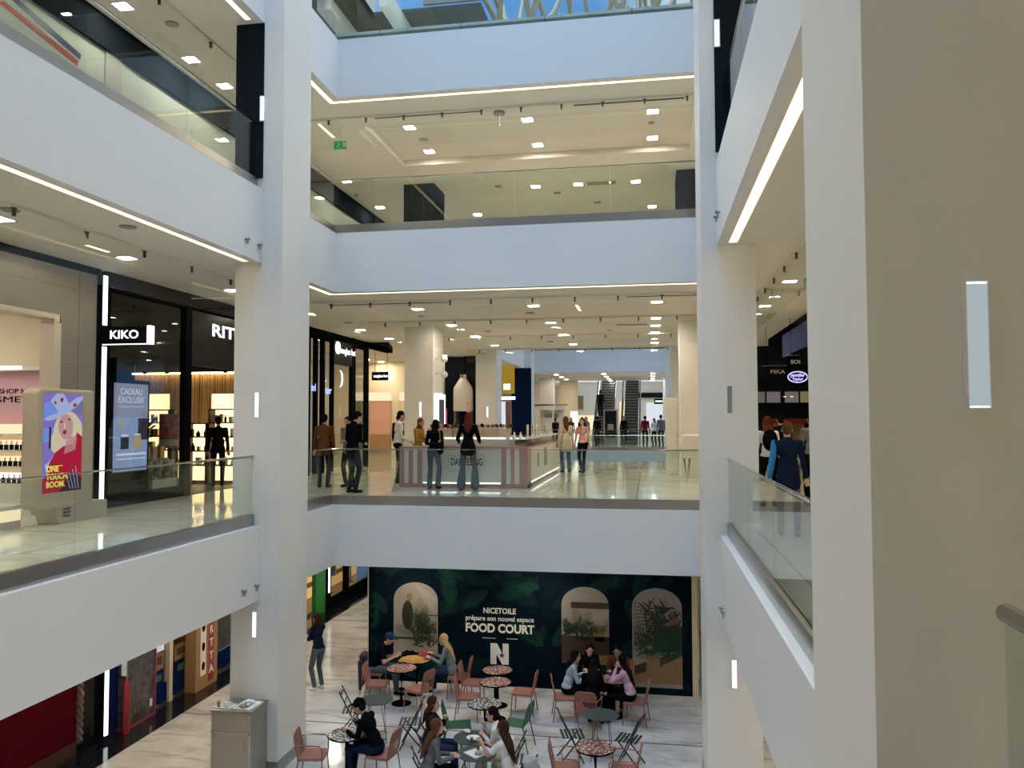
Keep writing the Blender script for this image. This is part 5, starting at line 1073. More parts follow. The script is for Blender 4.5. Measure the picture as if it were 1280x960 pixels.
# ================================================================ furniture
def pchair(m='terracotta'):
    t = thing('metal_chair', 'x', 'chair')
    S = .45; w, d = .22, .21
    b = MB(); pts = []
    for cx, cy, a0 in ((w-.06, d-.06, 0), (-w+.06, d-.06, PI/2), (-w+.06, -d+.06, PI), (w-.06, -d+.06, 3*PI/2)):
        for k in range(5): a = a0+PI/2*k/4; pts.append((cx+.06*math.cos(a), cy+.06*math.sin(a)))
    b.prism(pts, (0, 0, S-.018), (1, 0, 0), (0, 1, 0), (0, 0, 1), .018); b.build('seat', m, t, smooth=True)
    b = MB()
    for sx in (-1, 1): pass
    b.tube([(x*1.0, y, S-.03) for x, y in pts], .011, 6, close=True); b.build('seat_frame', m, t, smooth=True)
    for sx in (-1, 1):
        MB().tube([(sx*.205, .19, S-.03), (sx*.225, .215, 0)], [.012, .010], 8).build('leg', m, t, smooth=True)
        MB().tube([(sx*.205, -.19, S-.03), (sx*.225, -.25, 0)], [.012, .010], 8).build('leg', m, t, smooth=True)
    # back: rounded solid band above open vertical slats
    def bk(x, z): return (x, -.20-(z-S)*.22-.02*math.cos(x*PI/.44)*-1, z)
    loop = [(-.2, S)]+[(-.2, S+.3)]+[(-.2+.09*(1-math.cos(a)), S+.3+.09*math.sin(a)) for a in [PI/2*k/4 for k in range(1, 5)]]+[(.2-.09*(1-math.cos(a)), S+.3+.09*math.sin(a)) for a in [PI/2*(4-k)/4 for k in range(0, 5)]]+[(.2, S)]
    MB().tube([bk(x, z) for x, z in loop], .012, 8).build('back_frame', m, t, smooth=True)
    b = MB(); up = [(x, z) for x, z in loop if z >= S+.22]; V = [Vector(bk(x, z)) for x, z in [(-.2, S+.2)]+up+[(.2, S+.2)]]; n = len(V)
    b.add([v+Vector((0, .005, 0)) for v in V]+[v-Vector((0, .005, 0)) for v in V], [tuple(range(n)), tuple(range(2*n-1, n-1, -1))]+[(i, (i+1) % n, n+(i+1) % n, n+i) for i in range(n)]); br = b.build('backrest', m, t)
    for k in range(9):
        x = -.16+k*.04; MB().flat(bk(x, S+.0), bk(x, S+.21), .018, .006, up=(0, 1, 0)).build('back_slat', m, br)
    return t
def farm(t, m='terracotta'):
    for sx in (-1, 1): MB().tube([(sx*.21, -.23, .66), (sx*.25, -.05, .67), (sx*.25, .15, .66), (sx*.235, .2, .60), (sx*.225, .2, .42)], .011, 6).build('armrest', m, t, smooth=True)
def fchair(m='dark_green_metal'):
    t = thing('folding_chair', 'x', 'chair'); S = .45
    for sx in (-1, 1):
        MB().flat((sx*.2, .20, 0), (sx*.2, -.22, .84), .022, .012, up=(1, 0, 0)).build('leg', m, t)
        MB().flat((sx*.17, -.22, 0), (sx*.17, .16, S-.01), .022, .012, up=(1, 0, 0)).build('leg', m, t)
    MB().cyl((-.2, .13, .1), (.2, .13, .1), .008, 6).cyl((-.17, -.16, .08), (.17, -.16, .08), .008, 6).build('stretcher', m, t)
    for k in range(6): y = -.17+k*.068; MB().box(-.2, .2, y, y+.042, S-.008, S+.006).build('seat_slat', m, t)
    for z in (.64, .78): MB().flat((-.2, -.22+(.84-z)*.5, z), (.2, -.22+(.84-z)*.5, z), .07, .008, up=(0, 1, 0)).build('back_slat', m, t)
    return t
def gchair(m='green_metal'):
    t = thing('slatted_chair', 'x', 'chair'); S = .45
    for k in range(7):
        x = -.18+k*.06; MB().tube([(x, .2, S-.03), (x, .16, S), (x, -.1, S-.005), (x, -.2, S+.01)], .022, 6).build('seat_slat', m, t, smooth=True) if False else MB().flat((x, .2, S), (x*.92, -.2, S-.01), .05, .008).build('seat_slat', m, t)
    for sx in (-1, 1):
        MB().tube([(sx*.21, .2, S), (sx*.23, .24, 0)], [.012, .01], 8).build('leg', m, t, smooth=True); MB().tube([(sx*.2, -.2, S), (sx*.22, -.3, 0)], [.012, .01], 8).build('leg', m, t, smooth=True)
    MB().tube([(-.2, -.19, S), (-.2, -.28, .74), (-.14, -.30, .84), (.14, -.30, .84), (.2, -.28, .74), (.2, -.19, S)], .013, 8).build('back_frame', m, t, smooth=True)
    for x in (-.12, 0, .12): MB().flat((x*.9, -.2, S), (x, -.295, .83), .085, .007, up=(0, 1, 0)).build('back_slat', m, t)
    MB().tube([(-.21, .2, S-.01), (.21, .2, S-.01)], .012, 6).tube([(-.2, -.19, S-.01), (.2, -.19, S-.01)], .012, 6).build('seat_frame', m, t)
    return t
protos = {'p': pchair(), 'f': fchair(), 'g': gchair()}
protos['pa'] = copy_tree(protos['p']); farm(protos['pa']); used = set()
GR = {'p': 'terracotta metal chairs', 'pa': 'terracotta metal chairs', 'f': 'dark green folding chairs', 'g': 'bright green slatted chairs'}
def chair(k, x, y, face, label, group=True):
    """face: direction the sitter looks, degrees ccw from +Y"""
    t = protos[k] if k not in used else copy_tree(protos[k]); used.add(k)
    t.location = (x, y, G); t.rotation_euler = (0, 0, math.radians(face)); t['label'] = label; t['group'] = GR[k]; return t
def ptable(x, y, m, label, r=.31, h=.73, top=None):
    t = thing('pedestal_table', label, 'table', (x, y, G), random.Random(int(x*100)).uniform(0, 6), 'round pedestal tables with spotted tops')
    MB().lathe([(r, h-.02), (r, h)], n=40).build('tabletop', m, t, smooth=True); MB().lathe([(r+.004, h-.024), (r+.008, h-.012), (r+.004, h-.001)], n=40).build('rim', 'black_metal', t, smooth=True)
    MB().cyl((0, 0, .02), (0, 0, h-.02), .035, 16).build('pedestal', 'black_metal', t, smooth=True); MB().lathe([(.21, 0), (.21, .008), (.1, .02), (.04, .03)], n=32).build('foot', 'black_metal', t, smooth=True)
def gtable(x, y, label, r=.31, h=.73, rz=0):
    t = thing('folding_table', label, 'table', (x, y, G), rz, 'round dark green folding tables'); MB().lathe([(r, h-.012), (r+.004, h-.006), (r, h)], n=40).build('tabletop', 'table_green', t, smooth=True)
    for sx in (-1, 1):
        MB().flat((sx*.2, -.24, 0), (sx*.13, .2, h-.014), .024, .01, up=(1, 0, 0)).build('leg', 'dark_green_metal', t); MB().flat((sx*.17, .24, 0), (sx*.1, -.2, h-.014), .024, .01, up=(1, 0, 0)).build('leg', 'dark_green_metal', t)
    MB().cyl((-.19, -.2, .07), (.19, -.2, .07), .008, 6).cyl((-.17, .2, .07), (.17, .2, .07), .008, 6).build('stretcher', 'dark_green_metal', t)
ptable(-5.0, 12.9, 'print_black', 'round black and cream spotted table in front of the man in black cap')
chair('pa', -5.52, 12.72, -80, 'empty terracotta armchair left of the capped man\'s table')
chair('p', -4.42, 12.95, 82, 'terracotta chair under the man in the black cap')
gtable(-5.08, 14.56, 'plain round dark green folding table behind the man in black cap', rz=.3)
chair('f', -5.62, 14.75, -75, 'dark green folding chair left of the plain green table behind the capped man')
chair('f', -4.33, 14.35, 100, 'dark green folding chair right of the plain green table, beside the brown-haired women')
ptable(-5.19, 16.45, 'print_red', 'red spotted round table nearest to the man in dark blue cap')
ptable(-5.05, 17.1, 'print_red', 'spotted table hidden under a yellow jacket near the hoarding')
chair('p', -5.66, 16.3, -85, 'empty terracotta chair left of the spotted table by the hoarding')
chair('p', -4.72, 16.12, 70, 'empty terracotta chair right of the spotted table, turned sideways')
chair('p', -6.0, 17.05, -88, 'terracotta chair under the man in dark blue cap')
chair('p', -4.1, 17.05, 92, 'terracotta chair under the blonde woman in grey hoodie')
ptable(-3.08, 15.9, 'print_red', 'front red spotted table below the big white letter N')
ptable(-3.18, 16.65, 'print_red', 'rear red spotted table touching the hoarding text area below the letter N')
chair('p', -3.62, 15.85, -85, 'terracotta chair left of the front spotted table below the letter N')
chair('p', -3.72, 16.7, -88, 'terracotta chair left of the rear spotted table below the letter N')
chair('p', -2.58, 16.3, 88, 'terracotta chair right of the spotted tables below the letter N')
ptable(-3.04, 14.68, 'print_black', 'black and cream spotted table between the two green chairs')
chair('g', -3.46, 14.35, -78, 'green slatted chair left of the black and cream spotted table')
chair('g', -2.45, 14.6, 80, 'green slatted chair right of the black and cream spotted table')
gtable(-2.92, 13.1, 'dark green table with plate at the rear of the four women', rz=.8); gtable(-2.72, 12.5, 'dark green table with white tray in the middle of the four women', rz=.2)
chair('f', -3.68, 13.25, -85, 'dark folding chair under the woman in dark brown top')
chair('f', -3.45, 12.2, -70, 'dark folding chair under the woman in grey blazer')
chair('f', -2.25, 13.05, 95, 'dark folding chair under the woman resting her chin')
chair('f', -2.02, 12.25, 65, 'dark folding chair with pale jacket behind the long-haired woman in white')
gtable(-.9, 14.47, 'plain round dark green folding table in front of the right group', rz=.1)
chair('f', -1.42, 14.25, -75, 'dark green folding chair left of the right-hand plain green table')
chair('f', -.40, 14.2, 75, 'dark green folding chair right of the right-hand plain green table')
ptable(-.91, 13.03, 'print_red', 'red spotted round table nearest the camera at the right')
chair('pa', -1.36, 12.9, -85, 'terracotta armchair left of the nearest right spotted table')
chair('pa', -.46, 12.95, 85, 'terracotta armchair right of the nearest right spotted table')
ptable(-.78, 16.45, 'print_red', 'red spotted table in the middle of the right group of people')
chair('pa', -1.22, 15.5, -5, 'terracotta chair with its slatted back to the camera, in front of the right group')
chair('p', -1.72, 16.15, -80, 'terracotta chair under the woman in pale blue')
chair('p', -.34, 16.15, 82, 'terracotta chair under the woman in pink')
chair('p', -1.35, 17.2, -165, 'terracotta chair behind the right group, left one by the hoarding')
chair('p', -.62, 17.2, 170, 'terracotta chair behind the right group, right one by the hoarding')
T = G+.73
plate(-2.9, 13.05, T, .11, 'white plate on the rear green table of the four women'); crumple(-3.05, 13.28, T, .06, 'white napkin on the rear green table of the four women')
glass_(-2.88, 12.86, T, 'amber glass beside the white plate', 'ochre'); glass_(-2.75, 13.25, T, 'clear glass behind the white plate', 'vent_grey')
tray(-2.68, 12.52, T, .40, .30, .9, 'white tray with glass and leftovers between the four women')
glass_(-2.72, 12.6, T+.008, 'amber glass on the white tray of the four women'); crumple(-2.6, 12.55, T+.008, .05, 'white napkin on the tray of the four women'); crumple(-2.68, 12.42, T+.008, .06, 'dark leftovers on the tray of the four women', 'speaker_grey', 'leftovers', 'food')
def cloth(x, y, z, rx, ry, h, m, label, name, cat, seed=1):
    rnd = random.Random(seed); n = 26; V = []; Fc = []
    for i in range(n+1):
        for j in range(n+1):
            u, v = i/n*2-1, j/n*2-1; e = max(0, 1-(u*u+v*v)**1.5); zz = h*(.35+.65*e)*(.75+.25*math.sin(u*4+seed)*math.cos(v*3+seed*2))+h*.10*math.sin((u+v)*6+seed)*e
            V.append((x+u*rx*(1+.08*math.sin(v*9)), y+v*ry*(1+.08*math.sin(u*8)), z+max(.004, zz*min(1, (1-max(abs(u), abs(v)))*6))))
    for i in range(n):
        for j in range(n): a = i*(n+1)+j; Fc.append((a, a+1, a+n+2, a+n+1))
    B = MB(); B.add(V, Fc); B.add([(x-rx, y-ry, z+.002), (x+rx, y-ry, z+.002), (x+rx, y+ry, z+.002), (x-rx, y+ry, z+.002)], [(0, 1, 2, 3)]); return tag(B.build(name, m, smooth='all'), label, cat)
cloth(-5.12, 17.02, T, .28, .17, .10, 'yellow_cloth', 'yellow jacket lying on the table by the hoarding', 'folded_jacket', 'jacket', 2)
cloth(-4.9, 17.2, T, .2, .14, .16, 'red', 'red bag standing on the table by the hoarding', 'red_bag', 'bag', 5)
cloth(-5.25, 17.28, T, .24, .12, .14, 'black_metal', 'black jacket behind the yellow one on the table', 'folded_jacket', 'jacket', 7)
# jackets hung on chair backs
def hung(x, y, z0, z1, w, face, m, label, seed):
    t = thing('hung_jacket', label, 'jacket', (x, y, z0), math.radians(face)); b = MB()
    b.cap((-w*.6, 0, z1-z0-.05), (w*.6, 0, z1-z0-.05), .06, .06); b.ell((0, -.03, (z1-z0)*.55), (w, .07, (z1-z0)*.48), n=16); b.cap((-w*.9, -.02, (z1-z0)*.8), (-w*.75, -.02, .12), .05, .035); b.cap((w*.9, -.02, (z1-z0)*.8), (w*.8, -.02, .05), .05, .035)
    me = remesh(b, .014); me.materials.append(M[m]); o = bpy.data.objects.new('cloth_body', me); C.objects.link(o); o.parent = t
hung(-6.22, 17.0, G+.06, G+.84, .2, -90, 'navy_cloth', 'dark navy jacket hanging over the chair of the man in blue cap', 1)
hung(-1.82, 12.12, G+.1, G+.86, .17, 65, 'c_grey_pale', 'pale grey jacket hanging behind the long-haired woman in white', 2)
# ================================================================ people
def cmat(n, c, r=.85, **k):
    if n not in M: mat(n, c, r, spec=.0, **k)
    return n
mat('skin_light', (.52, .31, .23), .5); mat('skin_tan', (.38, .21, .145), .5); mat('skin_dark', (.12, .06, .04), .5)
cmat('hair_black', (.010, .008, .008), .45); cmat('hair_brown', (.045, .022, .014), .5); cmat('hair_auburn', (.11, .03, .018), .5); cmat('hair_long_brown', (.10, .048, .026), .5); cmat('hair_blonde', (.50, .34, .17), .5)
cmat('eye_dark', (.02, .012, .01), .2); cmat('lip', (.30, .09, .08), .5)
for n, c in dict(c_black=(.006, .006, .007), c_navy=(.010, .016, .034), c_white=(.72, .70, .66), c_brown=(.10, .045, .02), c_darkbrown=(.03, .017, .016), c_grey=(.13, .135, .14), c_hoodie=(.16, .19, .19), c_jeans=(.075, .105, .14), c_jeans_dark=(.010, .015, .032), c_jeans_blue=(.022, .038, .075), c_cream=(.55, .48, .34), c_pink=(.55, .30, .27), c_rosepink=(.55, .34, .45), c_paleblue=(.38, .43, .50), c_mustard=(.38, .22, .04), c_red=(.16, .01, .015), c_khaki=(.18, .17, .14), c_shoe_white=(.62, .60, .58), c_skyblue=(.05, .22, .50), c_cap_blue=(.012, .04, .09)).items(): cmat(n, c)
def ik(a, b, l1, l2, pole):
    a, b = Vector(a), Vector(b); d = b-a; L = min(d.length, (l1+l2)*.999); d.normalize(); b = a+d*L
    p = Vector(pole); p = (p-d*p.dot(d)).normalized(); x = (l1*l1-l2*l2+L*L)/(2*L); h_ = math.sqrt(max(0, l1*l1-x*x)); return a+d*x+p*h_, b
def add_mesh(me, name, m, par):
    me.name = name; me.materials.clear(); me.materials.append(M[m]); o = bpy.data.objects.new(name, me); C.objects.link(o); o.parent = par; return o
def person(label, x, y, z, face, top, legs, hair, skin='skin_light', h=1.70, fem=True, sit=None, lean=4, hands=None, feet=None, head=(0, 0), hairstyle='short', shoes='c_black', sleeves='long', coat=0, vox=.012, skirt=None, cap=None, bag=None, group=None, poles=None, flare=0, lsleeve=None):
    """face: heading in degrees ccw from +Y; sit: seat height; hands: wrist targets (left, right) local; feet: ankle targets"""
    s = h/1.70; t = thing('person', label, 'person', (x, y, z), math.radians(face), group)
    pelv = Vector((0, 0, .95*s)) if sit is None else Vector((0, -.02, sit+.10))
    a = math.radians(lean); up = Vector((0, math.sin(a), math.cos(a))); fwd = Vector((0, math.cos(a), -math.sin(a))); X = Vector((1, 0, 0))
    shw = (.155 if fem else .175)*s; hipw = .085*s
    chest = pelv+up*.30*s; nb = pelv+up*.49*s; hd = Vector((0, math.sin(math.radians(min(lean, 30)*.6+head[1])), math.cos(math.radians(min(lean, 30)*.6+head[1]))))
    hc = nb+hd*.165*s+fwd*.02
    sh = {-1: nb-up*.045*s-X*shw, 1: nb-up*.045*s+X*shw}; hip = {-1: pelv-X*hipw-up*.03, 1: pelv+X*hipw-up*.03}
    if hands is None: hands = ((-.24, .06, pelv.z-.10*s), (.24, .06, pelv.z-.10*s))
    if poles is None: poles = ((-.3, -.7, -.6), (.3, -.7, -.6))
    if feet is None: feet = ((-.10, 0, .09), (.10, 0, .09)) if sit is None else ((-.12, .42, .09), (.12, .40, .09))
    L1, L2 = .285*s, .25*s; T1, T2 = .43*s, .43*s
    yaw = math.radians(head[0]); Hx = Vector((math.cos(yaw), math.sin(yaw), 0)); pit = math.radians(-head[1]); Hy = Vector((-math.sin(yaw)*math.cos(pit), math.cos(yaw)*math.cos(pit), math.sin(pit))); Hz = Hx.cross(Hy).normalized()
    b = MB()
    # head, face, neck
    b.ell(hc+Hz*.02*s-Hy*.008, (.073*s, .092*s, .098*s), (Hx, Hy, Hz), 20); b.ell(hc-Hz*.05*s+Hy*.022, (.056*s, .064*s, .072*s), (Hx, Hy, Hz), 16)
    b.cap(hc+Hy*.082*s+Hz*.0, hc+Hy*.104*s-Hz*.025*s, .010, .014, 8); b.cap(hc+Hy*.078*s-Hz*.058*s-Hx*.012, hc+Hy*.078*s-Hz*.058*s+Hx*.012, .011, .011, 8)
    b.ell(hc+Hy*.066*s-Hz*.098*s, (.022, .02, .018), (Hx, Hy, Hz), 10)
    for q in (-1, 1): b.ell(hc+Hx*q*.075*s-Hz*.005, (.010, .02, .032), (Hx, Hy, Hz), 10)
    b.cap(nb-up*.03, hc-Hz*.05*s-Hy*.01, .052*s, .047*s); b.cap(pelv, nb-up*.05, .075*s, .055*s)
    arms = {}; lg = {}
    for i, q in enumerate((-1, 1)):
        el, wr = ik(sh[q], hands[i], L1, L2, poles[i]); arms[q] = (el, wr)
        b.cap(nb-up*.06, sh[q], .045, .04); b.cap(sh[q], el, .042*s, .034*s); b.cap(el, wr, .036*s, .024*s)
        d = (wr-el).normalized(); aa = Vector((0, 0, -1)) if abs(d.z) < .8 else Vector((0, 1, 0)); pn = (aa-d*aa.dot(d)).normalized(); sd = d.cross(pn)*q
        pl = wr+d*.075*s; b.cap(wr, pl, .024*s, .026*s); b.cap(wr+sd*.018, pl+sd*.022, .018*s, .016*s, 8); b.cap(wr-sd*.016, pl-sd*.022, .018*s, .015*s, 8)
        for k, (o_f, ln) in enumerate(((-.027, .055), (-.009, .066), (.009, .062), (.027, .048))):
            p0 = pl+sd*o_f; p1 = p0+(d*.85+pn*.35).normalized()*ln*.55*s; p2 = p1+(d*.45+pn*.8).normalized()*ln*.5*s; b.cap(p0, p1, .0095, .009, 8); b.cap(p1, p2, .009, .0078, 8)
        p0 = wr+d*.025-sd*.022; p1 = p0+(d*.6-sd*.7+pn*.4).normalized()*.035; p2 = p1+(d*.8-sd*.1+pn*.5).normalized()*.03; b.cap(p0, p1, .012, .0105, 8); b.cap(p1, p2, .0105, .009, 8)
        kn, an = ik(hip[q], feet[i], T1, T2, (q*.15, 1, .25)); lg[q] = (kn, an)
        b.cap(pelv, hip[q], .07*s, .066*s); b.cap(hip[q], kn, .062*s, .044*s); b.cap(kn, an, .042*s, .030*s); 
        fd = Vector((q*.12, 1, 0)).normalized(); b.cap(an-Vector((0, 0, .03)), an+fd*.13-Vector((0, 0, .055)), .033, .026)
    add_mesh(remesh(b, vox*.9, 2, .5), 'body', skin, t)
    # eyes, mouth
    for q in (-1, 1): MB().ell(hc+Hx*q*.031*s+Hy*.079*s+Hz*.012, (.012, .006, .006), (Hx, Hy, Hz), 8).build('eye', 'eye_dark', t, smooth='all')
    for q in (-1, 1): MB().ell(hc+Hx*q*.031*s+Hy*.080*s+Hz*.033, (.018, .005, .004), (Hx, Hy, Hz), 8).build('eyebrow', hair or 'hair_black', t, smooth='all')
    MB().ell(hc+Hy*.0885*s-Hz*.058*s, (.022, .006, .007), (Hx, Hy, Hz), 8).build('mouth', 'lip', t, smooth='all')
    # top
    b = MB(); cw = (.140 if fem else .160)*s
    b.ell(chest+up*.06*s+fwd*(.012 if fem else 0), (cw, .112*s, .17*s), (X, fwd, up), 20); b.ell(pelv+up*.14*s, ((.128 if fem else .155)*s, .10*s, .16*s), (X, fwd, up), 18); b.ell(pelv+up*.02, ((.158 if fem else .16)*s, .118*s, .10*s), (X, fwd, up), 18)
    b.cap(sh[-1]-up*.005, sh[1]-up*.005, .058*s, .058*s); b.cap(nb-up*.05, nb+up*.015, .075*s, .058*s)
    if coat:
        if sit is None: b.cap(pelv, pelv-Vector((0, 0, coat)), .12*s, .12*s)
        for q in (-1, 1):
            if sit is None: b.cap(pelv+X*q*.045*s+up*.04, pelv+X*q*.062*s-Vector((0, 0, coat)), .118*s, .122*s)
            else: b.cap(pelv+X*q*.06*s, pelv+X*q*.08*s+Vector((0, .0, -.03)), .112*s, .108*s)
    for i, q in enumerate((-1, 1)):
        el, wr = arms[q]; b.ell(sh[q], (.060*s, .060*s, .060*s), n=12)
        if sleeves == 'long': b.cap(sh[q], el, .054*s, .046*s); b.cap(el, el+(wr-el)*.93, .046*s, .035*s)
        elif sleeves == 'short': b.cap(sh[q], sh[q]+(el-sh[q])*.62, .060*s, .055*s)
    add_mesh(remesh(b, vox, 4, .6), 'top', top, t)
    if lsleeve:
        el, wr = arms[-1]; b = MB(); b.cap(sh[-1]-X*.004, el, .058*s, .050*s); b.cap(el, el+(wr-el)*.93, .050*s, .039*s); add_mesh(remesh(b, vox, 3, .5), 'sleeve', lsleeve, t)
    # trousers
    b = MB(); b.ell(pelv-up*.02, ((.158 if fem else .152)*s, .115*s, .115*s), n=18)
    for q in (-1, 1):
        kn, an = lg[q]; b.cap(hip[q], kn, .088*s, .060*s); 
        if skirt is None: b.cap(kn, an+Vector((0, 0, .02)), .060*s, (.050+flare)*s)
    add_mesh(remesh(b, vox, 4, .6), 'trousers' if skirt is None else 'shorts', legs, t)
    for q in (-1, 1):
        kn, an = lg[q]; fd = Vector((q*.12, 1, 0)).normalized(); b = MB(); b.cap(an-Vector((0, 0, .045))-fd*.03, an+fd*.15-Vector((0, 0, .06)), .043, .034); b.cap(an-Vector((0, 0, .05))-fd*.03, an+Vector((0, 0, .0)), .042, .042)
        b.v = [(v[0], v[1], max(v[2], an.z-.09)) for v in b.v]; add_mesh(remesh(b, .012, 2, .5), 'shoe', shoes, t)
    # hair
    if hair:
        b = MB()
        if hairstyle == 'short': b.ell(hc+Hz*.034*s-Hy*.022, (.083*s, .096*s, .096*s), (Hx, Hy, Hz), 18); b.ell(hc-Hz*.02*s-Hy*.045, (.07*s, .055*s, .065*s), (Hx, Hy, Hz), 14)
        else:
            b.ell(hc+Hz*.034*s-Hy*.024, (.087*s, .098*s, .100*s), (Hx, Hy, Hz), 18); b.ell(hc-Hz*.03*s-Hy*.04, (.085*s, .06*s, .10*s), (Hx, Hy, Hz), 14)
            if hairstyle in ('long', 'verylong'):
                ln = .30 if hairstyle == 'long' else .46; bk = -fwd
                for q, f_ in ((-1, .5), (-.45, .85), (.0, 1), (.45, .9), (1, .5)):
                    p = hc+Hx*q*.062*s-Hy*(.045-.03*abs(q))-Hz*.02; p2 = Vector((p.x, p.y, p.z))-up*(ln*.45)*s-fwd*.075; p3 = p2-up*(ln*.6*f_)*s-fwd*.03; b.cap(p, p2, .040*s, .038*s); b.cap(p2, p3, .038*s, .018*s)
            elif hairstyle == 'bob':
                for q in (-1, -.5, .5, 1): p = hc+Hx*q*.068*s-Hy*.025-Hz*.02; b.cap(p, p-Hz*.11*s, .034*s, .026*s)
            elif hairstyle == 'tail':
                p = hc-Hy*.10-Hz*.02; b.cap(p, p-Hy*.02-Vector((0, 0, .08)), .03, .032); b.cap(p-Hy*.02-Vector((0, 0, .08)), p-Hy*.03-Vector((0, 0, .26)), .032, .014)
            elif hairstyle == 'scarf':
                b.ell(hc-Hz*.09*s-Hy*.01, (.095*s, .085*s, .07*s), (Hx, Hy, Hz), 14); b.cap(nb, nb-up*.1, .09*s, .10*s)
        nm = 'headscarf' if hairstyle == 'scarf' else 'hair'
        add_mesh(remesh(b, .011, 3, .5), nm, hair, t)
    if cap:
        b = MB(); b.ell(hc+Hz*.05*s-Hy*.008, (.090*s, .104*s, .088*s), (Hx, Hy, Hz), 18); b.obox(hc+Hz*.052*s+Hy*.125*s, (Hx, Hy, Hz), (.062, .055, .007)); b.cap(hc+Hz*.14*s, hc+Hz*.142*s, .012)
        add_mesh(remesh(b, .010, 2, .5), 'cap', cap, t)
    if bag == 'shoulder':
        b = MB(); b.ell((.20*s, -.10, pelv.z+.05), (.08, .14, .15), n=16); add_mesh(remesh(b, .014, 2), 'bag', 'c_black', t)
        MB().tube([(-.02, .13, 1.32*s), (.10, .05, 1.46*s), (.16, -.08, 1.40*s), (.2, -.12, 1.1*s)], .012, 6).build('bag_strap', 'c_mustard', t, smooth=True)
    elif bag == 'back':
        b = MB(); b.ell((0, -.17, chest.z+.02), (.14, .08, .2), n=16); b.ell((0, -.24, chest.z-.06), (.1, .04, .1), n=12); add_mesh(remesh(b, .014, 2), 'backpack', 'c_black', t)
    return t
# --- ground floor
person('woman standing with folded arms in navy top and blue jeans beyond the left column', -7.25, 16.95, G, 62, 'c_navy', 'c_jeans', 'hair_brown', h=1.64, hands=((.10, .20, 1.12), (-.10, .22, 1.08)), poles=((-.8, .1, -.5), (.8, .1, -.5)), hairstyle='bob', shoes='c_shoe_white', head=(10, 0))
person('man in dark blue cap and black printed T-shirt looking at his phone', -5.93, 17.05, G, -88, 'c_black', 'c_jeans', 'hair_brown', fem=False, h=1.76, sit=.45, lean=20, hands=((-.10, .40, .80), (.10, .42, .80)), sleeves='short', head=(0, 22), cap='c_cap_blue', feet=((-.14, .40, .09), (.14, .48, .09)))
person('blonde long-haired woman in grey hooded top seated at the hoarding table', -4.28, 17.1, G, 92, 'c_hoodie', 'c_jeans_blue', 'hair_blonde', h=1.68, sit=.46, lean=14, hands=((-.14, .42, .82), (.12, .44, .84)), hairstyle='verylong', coat=.1, shoes='c_shoe_white', head=(0, 14))
person('man in black cap and black jacket resting his chin on his hand at the left', -4.52, 12.93, G, 84, 'c_black', 'c_jeans_dark', 'hair_black', skin='skin_tan', fem=False, h=1.78, sit=.46, lean=24, hands=((-.12, .46, .80), (.03, .37, .93)), poles=((-.3, -.6, -.6), (.35, .35, -.9)), head=(0, 16), cap='c_black', feet=((-.16, .36, .09), (.14, .46, .09)), vox=.011)
person('dark-haired woman in dark brown top with her hand at her mouth', -3.66, 13.18, G, -80, 'c_darkbrown', 'c_jeans_blue', 'hair_brown', h=1.68, sit=.46, lean=6, hands=((-.02, .24, .96), (-.02, .22, .74)), poles=((-.3, .4, -.9), (.4, .3, -.8)), hairstyle='long', head=(-10, 0), vox=.011)
person('woman with long wavy brown hair in grey blazer seen from behind', -3.42, 12.22, G, -66, 'c_grey', 'c_black', 'hair_long_brown', h=1.68, sit=.46, lean=14, hands=((-.08, .36, .72), (.10, .38, .74)), hairstyle='verylong', coat=.1, feet=((-.05, .5, .09), (.16, .38, .09)), shoes='c_cream', vox=.011)
person('woman in white top resting her chin on her hand, facing left', -2.36, 12.98, G, 84, 'c_white', 'c_cream', 'hair_black', h=1.66, sit=.46, lean=20, hands=((.02, .36, .80), (.03, .34, .95)), poles=((-.3, -.4, -.7), (.3, .4, -.9)), hairstyle='tail', head=(18, 8), vox=.011)
person('woman with very long dark hair in white T-shirt, nearest of the four women', -2.18, 12.32, G, 62, 'c_white', 'c_cream', 'hair_brown', skin='skin_tan', h=1.66, sit=.46, lean=12, hands=((-.10, .46, .92), (.06, .42, .84)), hairstyle='verylong', sleeves='short', head=(10, 4), vox=.011)
person('woman with black hair in pale blue shirt seated at the left of the right group', -1.68, 16.3, G, -72, 'c_paleblue', 'c_black', 'hair_black', h=1.66, sit=.46, lean=14, hands=((-.1, .36, .8), (.1, .38, .8)), hairstyle='long', head=(-6, 10))
person('person in black seated with their back to the camera in the right group', -1.16, 15.62, G, -8, 'c_black', 'c_black', 'hair_black', h=1.70, sit=.46, lean=18, hands=((-.14, .42, .8), (.14, .42, .8)), hairstyle='long', head=(0, 16))
person('woman with long black hair in pink shirt raising her hand to her face', -.45, 16.12, G, 78, 'c_rosepink', 'c_black', 'hair_black', h=1.66, sit=.46, lean=14, hands=((-.05, .26, 1.02), (.1, .4, .8)), poles=((-.4, .4, -.8), (.3, -.6, -.5)), hairstyle='verylong', head=(0, 8))
person('person in black behind the right group, beside the middle picture arch', -1.33, 17.12, G, -168, 'c_black', 'c_black', 'hair_black', h=1.68, sit=.46, lean=18, hands=((-.14, .38, .8), (.14, .38, .8)), hairstyle='bob', head=(0, 18))
person('person in dark brown leaning in behind the right group, between two picture arches', -.68, 17.1, G, 172, 'c_brown', 'c_black', 'hair_black', skin='skin_tan', h=1.72, fem=False, sit=.46, lean=20, hands=((-.14, .4, .8), (.14, .4, .8)), head=(0, 18))
